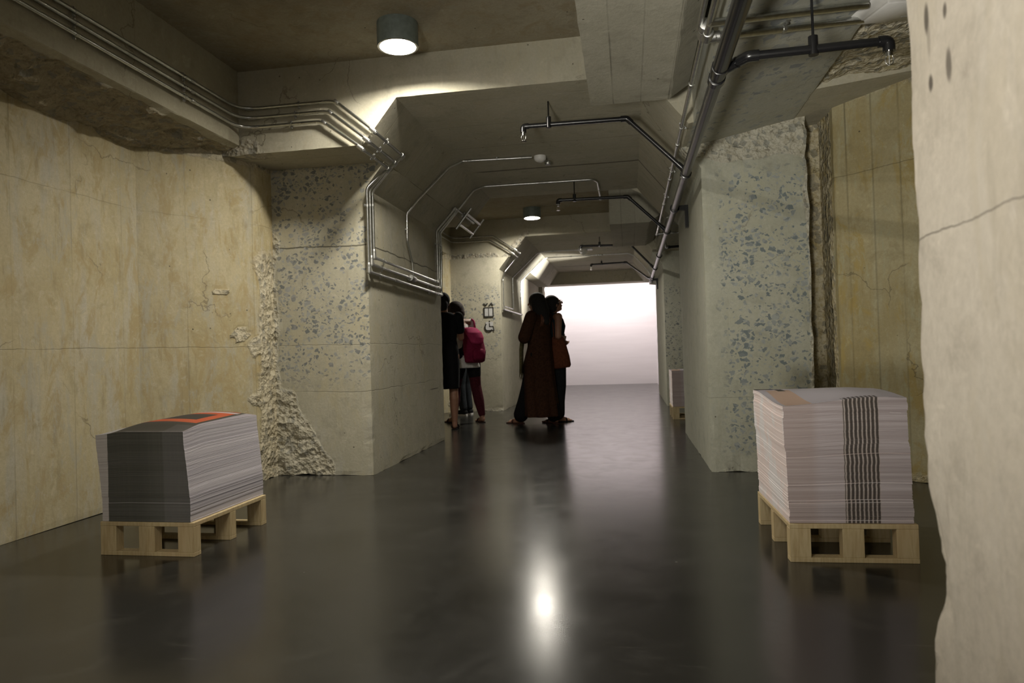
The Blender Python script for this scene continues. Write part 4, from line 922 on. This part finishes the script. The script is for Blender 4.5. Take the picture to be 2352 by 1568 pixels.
# person further back of whom jeans and trainers show
J = stand(); J.update(pelvis=(0, 0, .86), chest=(-.02, .24, 1.06), neck=(-.03, .38, 1.15), head=(-.03, .47, 1.20), look=(0, .8, -.5), top=(0, .6, .8), shoulderL=(-.17, .32, 1.11), shoulderR=(.13, .32, 1.11), elbowL=(-.20, .38, .86), elbowR=(.17, .38, .86), wristL=(-.10, .46, .70), wristR=(.08, .46, .70))
t = thing('person', 'person in dark jeans and black trainers with white soles behind the backpack wearer', 'person', (-2.475, 10.30, 0), R(75))
body(t, J, 1.0, vox=.010); mj = cloth('dark_jeans', (.022, .026, .030)); trousers(t, J, 1.0, mj, 'jeans', .05)
bm = bmesh.new(); a, b = Vector(J['pelvis'])+Vector((0, .02, .04)), Vector(J['chest']); cone(bm, a, b, .135, .145); cone(bm, b, Vector(J['neck'])-Vector((0, .03, .0)), .13, .075)
for sd in 'LR': cone(bm, J['shoulder'+sd], Vector(J['shoulder'+sd]).lerp(Vector(J['elbow'+sd]), .6), .068, .06)
fuse('shirt', bm, cloth('dark_grey_shirt', (.03, .03, .032)), t, .011, 4)
bm = bmesh.new(); ball(bm, Vector(J['head'])+Vector((0, -.02, .03)), .11, (.9, 1, .95)); fuse('hair', bm, m_hair, t, .01, 3)
feet(t, J, 1.0, (cloth('black_trainer', (.012, .012, .013)), plain('white_sole', (.7, .69, .67), .5)), False, 'trainer')

# person in the long brown coat
J = stand(); J.update(look=(-.15, .98, .06), head=(0, .02, 1.495), shoulderL=(-.165, -.01, 1.32), elbowL=(-.235, .05, 1.07), wristL=(-.04, .09, 1.13), shoulderR=(.165, -.01, 1.32), elbowR=(.21, .08, 1.08), wristR=(.04, .10, 1.14))
J.update(hipL=(-.08, .02, .86), kneeL=(-.08, .13, .47), ankleL=(-.07, .27, .085), toeL=(-.09, .46, .02), hipR=(.085, -.01, .86), kneeR=(.09, -.03, .46), ankleR=(.09, -.14, .085), toeR=(.13, .05, .02))
s = 1.035; J = scaled(J, s); px, py, rz = -1.135, 8.86, R(62)
t = thing('person', 'person with long black hair in a long brown coat and black trousers, seen from behind', 'person', (px, py, 0), rz)
body(t, J, s)
trousers(t, J, s, cloth('black_wide_trousers', (.007, .007, .008)), 'trousers', .10, (.092, .085, .085, .095))
bm = bmesh.new()
loft(bm, [(.0, -.02, .10, .235, .215, 0, .075), (.0, -.0, .30, .225, .215, 0, .065), (0, .02, .55, .205, .205, 0, .05), (0, .02, .80, .185, .190, 0, .035), (0, -.005, 1.0, .168, .145, 0, .02), (0, .0, 1.16, .168, .140, 0, .01), (0, 0, 1.30, .180, .130), (0, -.005, 1.385, .160, .100), (0, -.01, 1.43, .085, .075)], 60)
for sd in 'LR':
    a, b, c = Vector(J['shoulder'+sd]), Vector(J['elbow'+sd]), Vector(J['wrist'+sd]); chain(bm, [a, b, b.lerp(c, .85)], [.080, .082, .060])
fuse('coat', bm, cloth('brown_coat_cloth', (.036, .015, .007), .3), t, .010, 3)
bm = bmesh.new(); h = Vector(J['head'])
ball(bm, h+Vector((0, -.012, .030)), .112, (.93, 1.02, .98)); chain(bm, [h+Vector((0, -.035, .0)), h+Vector((.0, -.085, -.12)), h+Vector((.0, -.125, -.24))], [.105, .098, .060])
for sx in (-1, 1): chain(bm, [h+Vector((.06*sx, -.02, 0)), h+Vector((.075*sx, -.055, -.12)), h+Vector((.065*sx, -.10, -.25))], [.055, .052, .022])
fuse('hair', bm, m_hair, t, .009, 3)
rnd = random.Random(4); bm = bmesh.new()
for i in range(26):
    a = rnd.uniform(-1, 1); q = h+Vector((.09*a, -.135+.02*rnd.random(), -.16)); tube(bm, [q, q+Vector((.012*a, -.012, -.07)), q+Vector((.02*a+rnd.uniform(-.02, .02), .0, -.13-.05*rnd.random()))], [.007, .006, .002], 6)
obj('hair_ends', bm, plain('auburn_hair_ends', (.13, .045, .022), .5, var=.3), t, smooth=True)
bm = bmesh.new(); ms = cloth('olive_scarf_cloth', (.11, .095, .045), .25)
loft(bm, [(-.13, .20, .66, .070, .020, .4, .10), (-.13, .195, .78, .062, .022, .4, .08), (-.13, .19, .95, .050, .024, .3, .05), (-.12, .165, 1.12, .045, .028, .2), (-.10, .12, 1.28, .05, .03)], 24)
sc_ = obj('scarf', bm, ms, t, smooth=True)
bm = bmesh.new()
for i in range(12):
    q = Vector((-.20+.012*i, .175+.004*i, .67)); tube(bm, [q, q+Vector((rnd.uniform(-.01, .01), 0, -.05)), q+Vector((rnd.uniform(-.015, .015), 0, -.09-.03*rnd.random()))], [.004, .003, .0015], 5)
obj('fringe', bm, ms, sc_)
feet(t, J, s, cloth('brown_sandal', (.05, .02, .015)))

# person beside, looking up to the right
J = stand(); J.update(look=(.0, .93, .36), top=(0, -.35, .93), head=(0, .01, 1.495))
J.update(elbowR=(.200, -.03, 1.08), wristR=(.07, .09, 1.06), elbowL=(-.20, -.02, 1.07), wristL=(-.07, .09, 1.02))
s = 1.03; J = scaled(J, s); px, py, rz = -.965, 9.14, R(-62)
t = thing('person', 'person in a dark teal sleeveless top and glasses looking up to the right', 'person', (px, py, 0), rz)
body(t, J, s)
trousers(t, J, s, cloth('dark_wide_trousers', (.010, .012, .014)), 'trousers', .10, (.110, .080, .075, .085))
bm = bmesh.new(); loft(bm, [(0, .0, .86, .150, .125, 0, .03), (0, .0, 1.0, .145, .118, 0, .02), (0, .005, 1.14, .150, .120), (0, .015, 1.25, .158, .135), (0, .01, 1.34, .150, .110), (0, -.005, 1.405, .100, .075), (0, -.01, 1.425, .07, .06)], 36)
fuse('top', bm, cloth('dark_teal_top', (.012, .022, .026)), t, .010, 4)
bm = bmesh.new(); h = Vector(J['head']); f = Vector(J['look']).normalized(); u = Vector((0, -f.z, f.y))
ball(bm, h-f*.030+u*.030, .110, (.90, 1.0, .98)); ball(bm, h-f*.115+u*.02, .050); ball(bm, h-f*.05-u*.03, .085, (.9, .9, 1)); fuse('hair', bm, m_hair, t, .009, 3)
bm = bmesh.new()
for sx in (-1, 1):
    c = h+f*.098+u*.006+Vector((.034*sx, 0, 0)); lathe(bm, [(.022, 0), (.026, .0), (.026, .004), (.022, .004), (.022, 0)], c=c, axis=f, seg=16, cap=False); tube(bm, [c+Vector((.026*sx, 0, 0)), h+u*.008+Vector((.082*sx, 0, 0))], .0025, 6)
tube(bm, [h+f*.10+u*.01+Vector((-.010, 0, 0)), h+f*.10+u*.01+Vector((.010, 0, 0))], .0025, 6)
obj('glasses', bm, plain('pale_glasses_frame', (.5, .5, .5), .3), t)
feet(t, J, s, cloth('black_sandal', (.012, .012, .012)))
# tote on that person's right side: nearer the camera
t = thing('tote_bag', 'large rust-brown slouchy tote bag hanging from the shoulder of the person in glasses', 'bag', (-.885, 8.985, .68), R(8))
mt = cloth('rust_brown_leather', (.095, .030, .014), .2); bm = bmesh.new()
loft(bm, [(.01, 0, .02, .115, .050), (.012, 0, .05, .128, .062, 0, .01), (.005, 0, .17, .118, .064, 0, .015), (-.010, 0, .30, .100, .050, 0, .02), (-.02, 0, .40, .080, .032, 0, .03), (-.022, 0, .425, .074, .024, 0, .03)], 32)
for v in bm.verts: v.co.z += .10*v.co.x*(1-v.co.z/.45)
obj('sack', bm, mt, t, smooth=True)
for yy in (-.028, .030):
    bm = bmesh.new(); tube(bm, [(-.070, yy, .40), (-.075, yy+.01, .52), (-.080, .10+yy*.5, .70), (-.06, .13, .735), (-.030, .10+yy*.5, .68), (.012, yy+.01, .52), (.030, yy, .40)], .008, 8, .05); obj('handle', bm, mt, t, smooth=True)
bm = bmesh.new(); box(bm, -.045, .025, -.012, .012, .415, .437); bmesh.ops.bevel(bm, geom=bm.edges[:], offset=.004, affect='EDGES'); obj('white_paper', bm, plain('white_paper', (.75, .73, .70), .6), t)

t = thing('spotlight', 'small white cylinder spotlight hanging beside the far end of the black pipe', 'lamp', (.40, 13.78, 2.20), 0)
bm = bmesh.new(); tube(bm, [(.01, 0, -.0), (.012, 0, 0), (.20, .01, -.022), (.21, .01, -.023)], [.03, .042, .042, .03], 18)
for v in bm.verts: v.co.x += .02
obj('housing', bm, m_plas, t, auto=40)
bm = bmesh.new(); tube(bm, [(.12, .0, .02), (.12, .0, .08), (.0, .0, .24)], .010, 8); obj('arm', bm, m_plas, t, auto=40)
